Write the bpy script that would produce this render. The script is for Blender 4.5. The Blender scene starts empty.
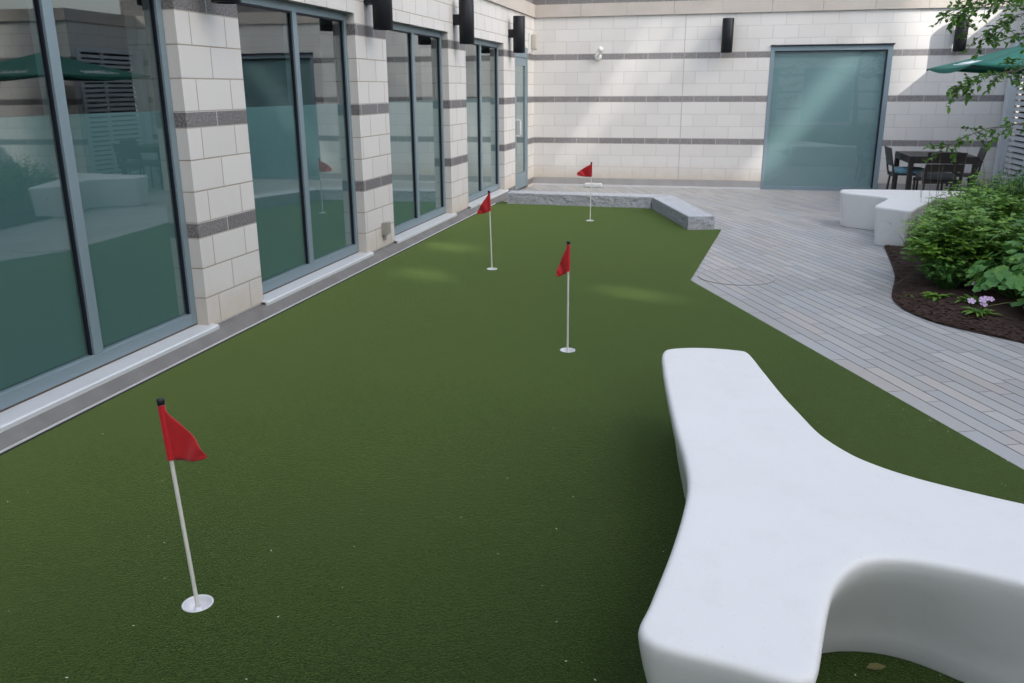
import bpy, bmesh, math, random
from mathutils import Vector, Matrix, noise
R = math.radians
sc = bpy.context.scene
col = sc.collection
random.seed(7)

# ------------------------------------------------------------------ helpers
def tag(o, label=None, cat=None, group=None, kind=None):
    if label: o['label'] = label
    if cat: o['category'] = cat
    if group: o['group'] = group
    if kind: o['kind'] = kind
    return o

def empty(name, loc=(0, 0, 0), rz=0, label=None, cat=None, group=None):
    o = bpy.data.objects.new(name, None); col.objects.link(o)
    o.location = loc; o.rotation_euler = (0, 0, rz); o.empty_display_size = .1
    return tag(o, label, cat, group)

class MB:
    """collects shapes and links them as one mesh object; UVs are metres on the dominant plane"""
    def __init__(s): s.v = []; s.f = []; s.sm = []
    def add(s, vs, fs, smooth=False):
        n = len(s.v); s.v += [tuple(p) for p in vs]
        s.f += [tuple(i + n for i in f) for f in fs]; s.sm += [smooth] * len(fs)
    def box(s, x0, x1, y0, y1, z0, z1):
        s.add([(x0,y0,z0),(x1,y0,z0),(x1,y1,z0),(x0,y1,z0),(x0,y0,z1),(x1,y0,z1),(x1,y1,z1),(x0,y1,z1)],
              [(0,3,2,1),(4,5,6,7),(0,1,5,4),(1,2,6,5),(2,3,7,6),(3,0,4,7)])
    def bbox(s, x0, x1, y0, y1, z0, z1, b=.004):
        """box with chamfered edges"""
        bm = bmesh.new(); bmesh.ops.create_cube(bm, size=1)
        for v in bm.verts:
            v.co = Vector(((x0+x1)/2+v.co.x*(x1-x0), (y0+y1)/2+v.co.y*(y1-y0), (z0+z1)/2+v.co.z*(z1-z0)))
        bmesh.ops.bevel(bm, geom=bm.edges[:], offset=b, segments=2, profile=.6, affect='EDGES')
        bm.verts.index_update(); s.add([v.co for v in bm.verts], [[v.index for v in f.verts] for f in bm.faces]); bm.free()
    def tube(s, pts, rad, n=10, caps=True, smooth=True):
        pts = [Vector(p) for p in pts]; rs = rad if isinstance(rad, (list, tuple)) else [rad]*len(pts)
        rings = []; up = Vector((0,0,1)); vs = []
        for i, p in enumerate(pts):
            t = (pts[min(i+1, len(pts)-1)] - pts[max(i-1, 0)]).normalized()
            a = t.cross(up if abs(t.z) < .95 else Vector((1,0,0))).normalized(); b = t.cross(a)
            for k in range(n):
                q = 2*math.pi*k/n; vs.append(p + a*math.cos(q)*rs[i] + b*math.sin(q)*rs[i])
        fs = []
        for i in range(len(pts)-1):
            for k in range(n):
                fs.append((i*n+k, i*n+(k+1)%n, (i+1)*n+(k+1)%n, (i+1)*n+k))
        s.add(vs, fs, smooth)
        if caps:
            m = len(pts)-1
            s.add(vs[:n], [tuple(range(n))]); s.add(vs[m*n:], [tuple(range(n-1, -1, -1))])
    def lathe(s, prof, c=(0,0,0), n=32, smooth=True):
        vs = []; fs = []
        for r, z in prof:
            for k in range(n):
                q = 2*math.pi*k/n; vs.append((c[0]+r*math.cos(q), c[1]+r*math.sin(q), c[2]+z))
        for i in range(len(prof)-1):
            for k in range(n): fs.append((i*n+k, i*n+(k+1)%n, (i+1)*n+(k+1)%n, (i+1)*n+k))
        s.add(vs, fs, smooth)
    def prism(s, poly, z0, z1):
        n = len(poly)
        s.add([(x,y,z0) for x,y in poly]+[(x,y,z1) for x,y in poly],
              [tuple(range(n-1,-1,-1)), tuple(range(n,2*n))]+[(i,(i+1)%n,n+(i+1)%n,n+i) for i in range(n)])
    def build(s, name, mat, parent=None, loc=None, fix=True):
        me = bpy.data.meshes.new(name); me.from_pydata(s.v, [], s.f); me.update()
        if fix:
            bm = bmesh.new(); bm.from_mesh(me); bmesh.ops.recalc_face_normals(bm, faces=bm.faces[:])
            bm.to_mesh(me); bm.free()
        me.polygons.foreach_set('use_smooth', s.sm)
        uv = me.uv_layers.new(name='UVMap').data
        for p in me.polygons:
            nx, ny, nz = abs(p.normal.x), abs(p.normal.y), abs(p.normal.z)
            for li in p.loop_indices:
                c = me.vertices[me.loops[li].vertex_index].co
                uv[li].uv = (c.y, c.z) if nx >= ny and nx >= nz else ((c.x, c.z) if ny >= nz else (c.x, c.y))
        me.materials.append(mat)
        o = bpy.data.objects.new(name, me); col.objects.link(o)
        if parent: o.parent = parent
        if loc: o.location = loc
        return o

# ------------------------------------------------------------------ materials
class NT:
    def __init__(s, name):
        s.m = bpy.data.materials.new(name); s.m.use_nodes = True
        s.t = s.m.node_tree; s.b = s.t.nodes['Principled BSDF']; s.out = s.t.nodes['Material Output']
    def n(s, typ, **kw):
        x = s.t.nodes.new(typ)
        for k, v in kw.items():
            if k.startswith('i_'):
                x.inputs[k[2:].replace('_', ' ')].default_value = v
            else: setattr(x, k, v)
        return x
    def l(s, a, b): s.t.links.new(a, b)
    def math(s, op, a, b=None, c=None, clamp=False):
        x = s.t.nodes.new('ShaderNodeMath'); x.operation = op; x.use_clamp = clamp
        for i, q in enumerate((a, b, c)):
            if q is None: continue
            if isinstance(q, (int, float)): x.inputs[i].default_value = q
            else: s.l(q, x.inputs[i])
        return x.outputs[0]
    def mix(s, f, a, b, typ='MIX'):
        x = s.t.nodes.new('ShaderNodeMix'); x.data_type = 'RGBA'; x.blend_type = typ
        for sk, q in ((x.inputs[0], f), (x.inputs[6], a), (x.inputs[7], b)):
            if isinstance(q, (int, float)): sk.default_value = q
            elif isinstance(q, tuple): sk.default_value = (*q, 1) if len(q) == 3 else q
            else: s.l(q, sk)
        return x.outputs[2]
    def noise(s, vec, scale, detail=3, rough=.55, dist=0):
        x = s.n('ShaderNodeTexNoise'); x.inputs['Scale'].default_value = scale
        x.inputs['Detail'].default_value = detail; x.inputs['Roughness'].default_value = rough
        x.inputs['Distortion'].default_value = dist
        if vec is not None: s.l(vec, x.inputs['Vector'])
        return x.outputs['Fac']
    def ramp(s, f, lo, hi):
        x = s.n('ShaderNodeMapRange'); x.inputs[1].default_value = lo; x.inputs[2].default_value = hi
        s.l(f, x.inputs[0]); return x.outputs[0]
    def bump(s, h, strength=.3, dist=.01, nrm=None):
        x = s.n('ShaderNodeBump'); x.inputs['Strength'].default_value = strength; x.inputs['Distance'].default_value = dist
        s.l(h, x.inputs['Height'])
        if nrm is not None: s.l(nrm, x.inputs['Normal'])
        return x.outputs[0]

def simple(name, c, rough=.6, metal=0, var=.12, scale=8, spec=.4, bump=0, bscale=60):
    k = NT(name); tc = k.n('ShaderNodeTexCoord').outputs['Object']
    f = k.noise(tc, scale, 4)
    d = tuple(max(0, x*(1-var)) for x in c); e = tuple(min(1, x*(1+var)) for x in c)
    k.l(k.mix(f, d, e), k.b.inputs['Base Color'])
    k.b.inputs['Roughness'].default_value = rough; k.b.inputs['Metallic'].default_value = metal
    k.b.inputs['Specular IOR Level'].default_value = spec
    if bump: k.l(k.bump(k.noise(tc, bscale, 3), bump, .003), k.b.inputs['Normal'])
    return k.m

Z0 = .074
def block_mat(name, phase=0., allgrey=False, mortar=(.37,.325,.27), white=(.665,.648,.625)):
    k = NT(name)
    uv = k.n('ShaderNodeTexCoord').outputs['UV']; sp = k.n('ShaderNodeSeparateXYZ'); k.l(uv, sp.inputs[0])
    geo = k.n('ShaderNodeNewGeometry').outputs['Position']
    u = k.math('ADD', sp.outputs[0], 20 + phase); z = k.math('ADD', sp.outputs[1], .7*10 - Z0)
    per = k.math('FLOOR', k.math('DIVIDE', z, .7)); zz = k.math('MODULO', z, .7)
    dark = k.math('GREATER_THAN', zz, .6)
    r = k.math('MINIMUM', k.math('FLOOR', k.math('DIVIDE', zz, .2)), 3)
    z_in = k.math('SUBTRACT', zz, k.math('MULTIPLY', r, .2))
    hgt = k.math('SUBTRACT', .2, k.math('MULTIPLY', dark, .1))
    dz = k.math('MINIMUM', z_in, k.math('SUBTRACT', hgt, z_in))
    row = k.math('ADD', k.math('MULTIPLY', per, 4), r)
    off = k.math('MULTIPLY', k.math('MODULO', k.math('ADD', row, 1), 2), .2)
    uu = k.math('DIVIDE', k.math('ADD', u, off), .4)
    ci = k.math('FLOOR', uu); fr = k.math('MULTIPLY', k.math('FRACT', uu), .4)
    du = k.math('MINIMUM', fr, k.math('SUBTRACT', .4, fr))
    d = k.math('MINIMUM', du, dz)
    wob = k.math('MULTIPLY', k.math('SUBTRACT', k.noise(geo, 40, 2), .5), .003)
    d = k.math('ADD', d, wob)
    mor = k.math('SUBTRACT', 1, k.ramp(d, .0026, .0054))
    cid = k.n('ShaderNodeCombineXYZ'); k.l(ci, cid.inputs[0]); k.l(row, cid.inputs[1])
    wn = k.n('ShaderNodeTexWhiteNoise', noise_dimensions='2D'); k.l(cid.outputs[0], wn.inputs['Vector'])
    rnd = wn.outputs['Value']
    w0 = tuple(c*.965 for c in white); w1 = tuple(min(1, c*1.03) for c in white)
    wc = k.mix(rnd, w0, w1)
    fine = k.noise(geo, 180, 3, .7)
    wc = k.mix(k.ramp(fine, .25, .75), k.mix(.08, wc, (.3,.27,.25)), wc)
    stain = k.ramp(k.noise(geo, 1.3, 4, .6), .52, .8)
    wc = k.mix(k.math('MULTIPLY', stain, .22), wc, (.48,.42,.36))
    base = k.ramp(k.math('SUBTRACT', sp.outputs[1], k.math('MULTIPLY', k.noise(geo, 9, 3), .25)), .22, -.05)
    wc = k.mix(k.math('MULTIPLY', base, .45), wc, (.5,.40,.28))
    # damp rising up the joints of the lowest course
    gc = k.mix(rnd, (.24,.228,.225), (.30,.287,.283)) if name == 'blocks_back' else k.mix(rnd, (.155,.148,.148), (.20,.19,.19))
    gc = k.mix(k.ramp(k.noise(geo, 75, 3, .8), .44, .6), k.mix(.25, gc, (.03,.03,.03)), k.mix(.45, gc, (.36,.35,.36)))
    body = k.mix(1 if allgrey else dark, wc, gc) if allgrey else k.mix(dark, wc, gc)
    mc = k.mix(dark, mortar, (.52,.5,.48))
    if name == 'blocks_back': mor = k.math('MULTIPLY', mor, k.math('ADD', .55, k.math('MULTIPLY', dark, .45)))
    k.l(k.mix(mor, body, mc), k.b.inputs['Base Color'])
    k.b.inputs['Roughness'].default_value = .85; k.b.inputs['Specular IOR Level'].default_value = .25
    h = k.math('ADD', k.math('MULTIPLY', mor, -1), k.math('MULTIPLY', fine, .18))
    k.l(k.bump(h, .5, .004), k.b.inputs['Normal'])
    return k.m

def turf_mat():
    k = NT('turf'); g = k.n('ShaderNodeNewGeometry').outputs['Position']
    f = k.noise(g, 240, 2, .7); f3 = k.noise(g, 135, 3, .7); f2 = k.noise(g, 38, 3, .6); lo = k.noise(g, .7, 4, .6, .6); mid = k.noise(g, 5, 3)
    t = k.math('ADD', k.math('MULTIPLY', f, .4), k.math('MULTIPLY', f3, .6))
    c = k.mix(k.ramp(t, .40, .61), (.004,.0095,.002), (.026,.053,.0095))
    c = k.mix(k.math('MULTIPLY', k.ramp(f2, .45, .75), .30), c, (.034,.060,.012))
    c = k.mix(k.math('MULTIPLY', k.ramp(lo, .35, .7), .25), c, (.036,.058,.011))
    c = k.mix(k.math('MULTIPLY', k.ramp(mid, .5, .8), .2), c, (.02,.036,.012))
    k.l(c, k.b.inputs['Base Color'])
    k.b.inputs['Roughness'].default_value = .9; k.b.inputs['Specular IOR Level'].default_value = .1
    k.b.inputs['Sheen Weight'].default_value = .62; k.b.inputs['Sheen Roughness'].default_value = .30
    k.b.inputs['Sheen Tint'].default_value = (.68,.95,.30,1)
    k.l(k.bump(t, .9, .006), k.b.inputs['Normal'])
    return k.m

PA = Vector((3.086, 7.376)); PD = Vector((4.643-3.086, 3.803-7.376)).normalized(); PN = Vector((-PD.y, PD.x))
if PN.x < 0: PN = -PN
def paver_mat(name='pavers', tint=None, tf=.6):
    k = NT(name); g = k.n('ShaderNodeNewGeometry').outputs['Position']; sp = k.n('ShaderNodeSeparateXYZ'); k.l(g, sp.inputs[0])
    def dot(dx, dy, o): return k.math('ADD', k.math('ADD', k.math('MULTIPLY', sp.outputs[0], dx), k.math('MULTIPLY', sp.outputs[1], dy)), o)
    a = dot(PD.x, PD.y, -PA.dot(PD)+60); c = dot(PN.x, PN.y, -PA.dot(PN))
    W = .0927
    cn = k.math('SUBTRACT', c, .0273)
    neg = k.math('LESS_THAN', c, .06)
    pos = k.math('GREATER_THAN', c, -.02)
    edge = k.math('MULTIPLY', neg, pos)
    cn2 = k.math('MAXIMUM', cn, k.math('SUBTRACT', k.math('MULTIPLY', edge, 10.046), 10))
    cc = k.math('ADD', k.math('DIVIDE', cn2, W), 200)
    row = k.math('FLOOR', cc); fc = k.math('MULTIPLY', k.math('FRACT', cc), W)
    dc = k.math('MINIMUM', fc, k.math('SUBTRACT', W, fc))
    wr = k.n('ShaderNodeTexWhiteNoise', noise_dimensions='1D'); k.l(row, wr.inputs['W'])
    L = .58
    aa = k.math('ADD', k.math('DIVIDE', a, L), k.math('MULTIPLY', wr.outputs['Value'], 1))
    ci = k.math('FLOOR', aa); fa = k.math('MULTIPLY', k.math('FRACT', aa), L)
    da = k.math('MINIMUM', fa, k.math('SUBTRACT', L, fa))
    d = k.math('MINIMUM', k.math('ADD', da, .0012), dc)
    d = k.math('ADD', d, k.math('MULTIPLY', k.math('SUBTRACT', k.noise(g, 30, 2), .5), .003))
    mor = k.math('SUBTRACT', 1, k.ramp(d, .0022, .0050))
    cid = k.n('ShaderNodeCombineXYZ'); k.l(ci, cid.inputs[0]); k.l(row, cid.inputs[1])
    wn = k.n('ShaderNodeTexWhiteNoise', noise_dimensions='2D'); k.l(cid.outputs[0], wn.inputs['Vector'])
    sc3 = k.n('ShaderNodeSeparateColor'); k.l(wn.outputs['Color'], sc3.inputs[0])
    body = k.mix(sc3.outputs[0], (.345,.342,.33), (.455,.448,.43))
    body = k.mix(k.math('MULTIPLY', k.math('GREATER_THAN', sc3.outputs[1], .72), .6), body, (.38,.392,.405))
    body = k.mix(k.math('MULTIPLY', k.math('GREATER_THAN', sc3.outputs[2], .86), .5), body, (.47,.435,.395))
    # grain streaks along each paver
    cb = k.n('ShaderNodeCombineXYZ'); k.l(k.math('MULTIPLY', a, 6), cb.inputs[0]); k.l(k.math('MULTIPLY', c, 90), cb.inputs[1])
    body = k.mix(k.math('MULTIPLY', k.ramp(k.noise(cb.outputs[0], 1, 4), .4, .8), .18), body, (.25,.25,.255))
    body = k.mix(k.math('MULTIPLY', k.ramp(k.noise(g, 1.1, 4, .6), .5, .8), .35), body, (.36,.33,.30))
    fine = k.noise(g, 220, 2)
    body = k.mix(k.math('MULTIPLY', k.ramp(fine, .45, .8), .12), body, (.5,.5,.5))
    if tint: body = k.mix(.5, body, tint)
    k.l(k.mix(mor, body, (.105,.10,.10)), k.b.inputs['Base Color'])
    k.b.inputs['Roughness'].default_value = .7; k.b.inputs['Specular IOR Level'].default_value = .35
    k.l(k.bump(k.math('ADD', k.math('MULTIPLY', mor, -1), k.math('MULTIPLY', fine, .15)), .5, .005), k.b.inputs['Normal'])
    return k.m

def glass_mat(name, r0=.15, tr=(.75,.84,.83), wav=.0):
    k = NT(name); t = k.t
    geo = k.n('ShaderNodeNewGeometry')
    lw = k.n('ShaderNodeLayerWeight'); lw.inputs['Blend'].default_value = .5
    f = k.math('POWER', lw.outputs['Facing'], 3.2)
    fac = k.math('ADD', r0, k.math('MULTIPLY', f, 1-r0), clamp=True)
    g = k.n('ShaderNodeBsdfGlossy'); g.inputs['Roughness'].default_value = .014; g.inputs['Color'].default_value = (.9,.95,.95,1)
    bn = k.bump(k.noise(geo.outputs['Position'], 1.1, 1), .02, .04)
    k.l(bn, g.inputs['Normal'])
    tp = k.n('ShaderNodeBsdfTransparent'); tp.inputs['Color'].default_value = (*tr, 1)
    m = k.n('ShaderNodeMixShader'); k.l(fac, m.inputs[0]); k.l(tp.outputs[0], m.inputs[1]); k.l(g.outputs[0], m.inputs[2])
    k.l(m.outputs[0], k.out.inputs['Surface']); t.nodes.remove(k.b)
    return k.m

def leaf_mat(name, a, b, c=None, scale=9, trans=.25):
    k = NT(name); g = k.n('ShaderNodeNewGeometry')
    rnd = g.outputs['Random Per Island']
    col_ = k.mix(rnd, a, b)
    if c: col_ = k.mix(k.ramp(k.noise(g.outputs['Position'], scale, 3), .45, .7), col_, c)
    k.l(col_, k.b.inputs['Base Color']); k.b.inputs['Roughness'].default_value = .5; k.b.inputs['Specular IOR Level'].default_value = .35
    tl = k.n('ShaderNodeBsdfTranslucent'); k.l(col_, tl.inputs['Color'])
    m = k.n('ShaderNodeMixShader'); m.inputs[0].default_value = trans
    k.l(k.b.outputs[0], m.inputs[1]); k.l(tl.outputs[0], m.inputs[2]); k.l(m.outputs[0], k.out.inputs['Surface'])
    return k.m

def granite_mat(name='granite', base=(.50,.52,.55), side=False):
    k = NT(name); g = k.n('ShaderNodeNewGeometry').outputs['Position']
    f = k.noise(g, 90, 3, .8); f2 = k.noise(g, 28, 4, .7)
    c = k.mix(k.ramp(f, .36, .54), (.13,.13,.145), base)
    c = k.mix(k.math('MULTIPLY', k.ramp(f, .6, .75), .7), c, (.6,.6,.62))
    c = k.mix(k.math('MULTIPLY', k.ramp(f2, .45, .7), .35), c, (.42,.43,.45))
    k.l(c, k.b.inputs['Base Color']); k.b.inputs['Roughness'].default_value = .75
    k.l(k.bump(f2, .8, .014), k.b.inputs['Normal'])
    return k.m

M = {}
M['blk_left'] = block_mat('blocks_left', phase=-5.22-.0)
M['blk_back'] = block_mat('blocks_back', phase=.027, mortar=(.42,.40,.385), white=(.70,.685,.66))
M['blk_grey'] = block_mat('blocks_grey', allgrey=True)
M['cornice'] = simple('limestone_cornice', (.50,.455,.41), .85, var=.14, scale=3, bump=.15, bscale=90)
M['turf'] = turf_mat(); M['paver'] = paver_mat(); M['paver_tan'] = paver_mat('pavers_tan', (.40,.38,.35))
M['glass'] = glass_mat('window_glass', .165, (.62,.72,.71))
M['glass_back'] = glass_mat('window_glass_back', .10, (.9,.95,.95))
M['film'] = simple('frosted_film', (.20,.335,.35), .6, var=.05, scale=1, spec=.2)
M['film_back'] = simple('frosted_film_back', (.25,.37,.38), .6, var=.08, scale=.8, spec=.2)
M['frame'] = simple('blue_grey_aluminium', (.215,.285,.325), .42, .15, var=.06, scale=3, spec=.5)
M['gasket'] = simple('black_gasket', (.010,.012,.022), .5)
M['sealant'] = simple('brown_sealant', (.10,.075,.05), .8)
M['sill'] = simple('pale_aluminium_sill', (.66,.68,.70), .4, .25, var=.05)
M['curb'] = simple('weathered_concrete_curb', (.165,.162,.158), .85, var=.38, scale=5, bump=.3, bscale=40)
M['ledge'] = simple('pale_concrete_ledge', (.36,.35,.345), .85, var=.2, scale=4)
M['trim'] = simple('white_edge_trim', (.60,.61,.62), .5, var=.1)
M['void'] = simple('dark_joint', (.012,.012,.012), .9)
M['room'] = simple('dim_room', (.20,.21,.22), .9, var=.1, scale=1)
M['roomfloor'] = simple('room_floor', (.08,.075,.07), .7)
M['lamp'] = simple('black_powder_coat', (.007,.008,.011), .45, .0, var=.2, spec=.3)
def bench_mat():
    k = NT('white_moulded_plastic'); g = k.n('ShaderNodeNewGeometry').outputs['Position']
    c = k.mix(k.noise(g, 2.2, 4, .6), (.675,.678,.665), (.735,.737,.728))
    c = k.mix(k.math('MULTIPLY', k.ramp(k.noise(g, 7, 5, .7), .52, .8), .22), c, (.50,.49,.46))
    mp = k.n('ShaderNodeMapping'); mp.inputs['Scale'].default_value = (90, 14, 8); mp.inputs['Rotation'].default_value = (0,0,.6); k.l(g, mp.inputs['Vector'])
    c = k.mix(k.math('MULTIPLY', k.ramp(k.noise(mp.outputs[0], 1, 2), .66, .8), .10), c, (.45,.44,.42))
    c = k.mix(k.math('MULTIPLY', k.ramp(k.noise(g, 160, 1), .74, .80), .45), c, (.30,.28,.24))
    k.l(c, k.b.inputs['Base Color']); k.b.inputs['Specular IOR Level'].default_value = .4
    k.l(k.math('ADD', .42, k.math('MULTIPLY', k.noise(g, 5, 3), .2)), k.b.inputs['Roughness'])
    k.l(k.bump(k.math('ADD', k.noise(g, 150, 2), k.math('MULTIPLY', k.noise(g, 3, 2), 4)), .12, .003), k.b.inputs['Normal'])
    return k.m
M['bench'] = bench_mat()
M['pole'] = simple('white_fibreglass', (.66,.65,.60), .35, var=.05)
M['cup'] = simple('white_cup_plastic', (.68,.69,.72), .35, var=.08, scale=30)
M['black'] = simple('black_plastic', (.012,.012,.014), .4)
M['granite'] = granite_mat(); M['granite_top'] = granite_mat('granite_sawn', (.60,.63,.66))
M['white'] = simple('white_painted_metal', (.72,.72,.70), .45, var=.04)
M['beige'] = simple('beige_housing', (.46,.43,.38), .55, var=.06)
M['wicker'] = simple('dark_brown_slats', (.040,.034,.034), .5, var=.15, scale=20)
M['cush_teal'] = simple('teal_cushion_cloth', (.17,.34,.40), .9, var=.08, bump=.2, bscale=200)
M['cush_dark'] = simple('charcoal_cushion_cloth', (.06,.065,.068), .9, var=.1, bump=.2, bscale=200)
M['umb'] = simple('green_canvas', (.012,.135,.098), .75, var=.10, scale=4)
M['ink'] = simple('white_print', (.75,.8,.78), .7)
M['mulch'] = simple('mulch', (.044,.025,.018), .95, var=.55, scale=35, bump=1, bscale=60)
M['chip'] = simple('bark_chips', (.062,.035,.024), .95, var=.5, scale=30)
M['bark'] = simple('tree_bark', (.12,.10,.085), .85, var=.35, scale=25, bump=.5, bscale=70)
M['stalk'] = simple('dry_stalk', (.20,.17,.10), .8)
M['louvre'] = simple('pale_blue_grey_louvre', (.58,.62,.64), .5, .0, var=.05)
M['asphalt'] = simple('deck_concrete', (.22,.22,.22), .9, var=.2, scale=.6)
M['debris'] = simple('pale_debris', (.55,.53,.42), .8, var=.3, scale=50)
M['phlox'] = leaf_mat('pink_petals', (.66,.46,.74), (.80,.60,.84))
M['phlox_c'] = simple('petal_centre', (.6,.55,.3), .8)
M['sun_blocker'] = simple('sun_blocker_stone', (.42,.40,.38), .85, var=.1, scale=.3)
M['galv'] = simple('galvanised_box', (.36,.35,.31), .5, .3, var=.15, scale=30)

# red cloth with stitched hem
def red_mat():
    k = NT('red_nylon'); g = k.n('ShaderNodeNewGeometry').outputs['Position']
    k.l(k.mix(k.noise(g, 25, 3), (.50,.010,.016), (.68,.020,.030)), k.b.inputs['Base Color'])
    k.b.inputs['Roughness'].default_value = .55; k.b.inputs['Sheen Weight'].default_value = .25
    tl = k.n('ShaderNodeBsdfTranslucent'); tl.inputs['Color'].default_value = (.7,.03,.04,1)
    m = k.n('ShaderNodeMixShader'); m.inputs[0].default_value = .2
    k.l(k.b.outputs[0], m.inputs[1]); k.l(tl.outputs[0], m.inputs[2]); k.l(m.outputs[0], k.out.inputs['Surface'])
    return k.m
M['red'] = red_mat()
M['leaf_a'] = leaf_mat('leaves_fresh', (.12,.26,.04), (.27,.45,.065), (.10,.24,.05))
M['leaf_b'] = leaf_mat('leaves_broad', (.075,.22,.06), (.13,.32,.08), (.20,.37,.07))
M['leaf_c'] = leaf_mat('leaves_blade', (.06,.16,.03), (.12,.25,.045))
M['leaf_d'] = leaf_mat('leaves_deep', (.04,.12,.032), (.09,.20,.045), (.07,.17,.04))
M['leaf_dry'] = leaf_mat('leaves_dry', (.16,.17,.05), (.24,.21,.09))
M['leaf_tree'] = leaf_mat('leaves_tree', (.06,.16,.025), (.15,.30,.05), trans=.3)

# ------------------------------------------------------------------ ground
BACK = 15.26; ZB = -.06
def gz(y): 
    t = min(1, max(0, (y-11.2)/2.6)); return ZB*t
gnd = MB(); gnd.add([(-150,-150,-.12),(150,-150,-.12),(150,150,-.12),(-150,150,-.12)], [(0,1,2,3)])
tag(gnd.build('ground', M['asphalt']), kind='structure')
CUPS = [(1.715,2.092),(2.404,5.103),(1.281,7.467),(1.722,10.633)]
def sheet(name, outline, z, mat, holes=()):
    bm = bmesh.new()
    def loop(pts):
        v = [bm.verts.new((x,y,z)) for x,y in pts]
        return [bm.edges.new((v[i_], v[(i_+1)%len(v)])) for i_ in range(len(v))]
    es = loop(outline)
    for hx, hy in holes: es += loop([(hx+.0465*math.cos(2*math.pi*q/36), hy+.0465*math.sin(2*math.pi*q/36)) for q in range(36)])
    bmesh.ops.triangle_fill(bm, edges=es, use_beauty=True, use_dissolve=False)
    for f_ in bm.faces:
        f_.normal_update()
        if f_.normal.z < 0: f_.normal_flip()
    me = bpy.data.meshes.new(name); bm.to_mesh(me); bm.free(); me.materials.append(mat)
    o_ = bpy.data.objects.new(name, me); col.objects.link(o_); tag(o_, kind='structure'); return o_
XE = .155
sheet('paving', [(12.9,-9),(12.9,11.2),(2.85,11.2),(3.165,10.29),(3.315,10.24),(3.062,7.376),(9.765,-8),(-.1,-8),(-.1,-9)], -.004, M['paver'])
pv = MB(); ys = [11.2, 12.5, 13.8, 15.3]
vs = []; fs = []
for y in ys: vs += [(-.1, y, gz(y)-.004), (12.9, y, gz(y)-.004)]
for i in range(len(ys)-1): fs.append((2*i, 2*i+1, 2*i+3, 2*i+2))
pv.add(vs, fs); tag(pv.build('paving', M['paver']), kind='structure')
poly = [(XE,-8),(9.785,-8),(3.086,7.376),(3.339,10.256),(3.19,10.30),(2.6,12.1),(.3,12.15),(XE,12.30)]
sheet('putting_green_turf', poly, .004, M['turf'], CUPS)
# ensure face up
st = MB(); st.box(.1335,XE-.001,-8,12.1,-.03,.0035); tag(st.build('turf_edge_joint', M['void']), kind='structure')

# ------------------------------------------------------------------ left building
WIN = [(.15,2.17),(2.97,4.87),(5.595,7.576),(8.317,10.333),(11.068,13.088)]
DOOR = (13.82,14.78); HEAD = 2.262; CB = 2.774; CT = 2.978
lb = empty('building', (0,6,0), label='long white block building along the left of the green with tall windows and corner door', cat='building')
def at_origin(o):  # children keep world coordinates
    o.matrix_parent_inverse = Matrix.Translation(-o.parent.location) if o.parent else Matrix(); return o
def part(mb, name, mat, parent, label=None, **kw):
    o = mb.build(name, mat, parent, **kw)
    p = parent; off = Vector((0,0,0))
    while p: off += p.location; p = p.parent
    o.location = -off
    if label: o['label'] = label
    return o
w = MB(); XB = -.35
edges = [-8, .15, 2.17, 2.97, 4.87, 5.595, 7.576, 8.317, 10.333, 11.068, 13.088, DOOR[0], DOOR[1], BACK]
for i in range(0, len(edges)-1, 2): w.box(XB, 0, edges[i], edges[i+1], -.1, HEAD)
for a, b in WIN: w.box(XB, -.01, a, b, -.1, .085)
w.box(XB, 0, -8, BACK, HEAD, CB)
part(w, 'wall', M['blk_left'], lb)
c = MB()
y = -8.0
while y < BACK:
    y2 = min(y+.78, BACK); c.box(XB, .035, y+.002, y2-.002, CB+.001, CT)
    y = y2
part(c, 'cornice', M['cornice'], lb)
u = MB(); u.box(XB, -.02, -8, BACK+.3, CT+.001, 3.55)
part(u, 'upper_wall', M['blk_grey'], lb)
u = MB(); u.box(XB-.05, .03, -8, BACK-.02, 3.551, 3.66); part(u, 'coping', M['cornice'], lb)
cu = MB(); pr_ = [(.0005,-.1),(.124,-.1),(.124,-.004),(.050,.058),(.046,.060),(.0005,.062)]; n_ = len(pr_)
cu.add([(x,-8,z) for x,z in pr_]+[(x,13.0,z) for x,z in pr_], [tuple(range(n_)), tuple(range(2*n_-1,n_-1,-1))]+[(i,(i+1)%n_,n_+(i+1)%n_,n_+i) for i in range(n_)])
part(cu, 'curb', M['curb'], lb)
tr = MB(); tr.box(.125, .1335, -8, 12.0, -.011, .011); part(tr, 'edge_trim', M['trim'], lb)
rm = MB()
X2 = -4.5
rm.box(X2-.1, X2, -8, 15, -.1, 2.9); rm.box(X2, XB-.001, -8.1, -8, -.1, 2.9); rm.box(X2, XB-.001, 15, 15.1, -.1, 2.9)
rm.box(X2, XB-.001, -8, 15, 2.72, 2.9)
part(rm, 'room_shell', M['room'], lb)
rf = MB(); rf.box(X2, XB-.001, -8, 15, -.1, .0); part(rf, 'room_floor', M['roomfloor'], lb)

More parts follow.
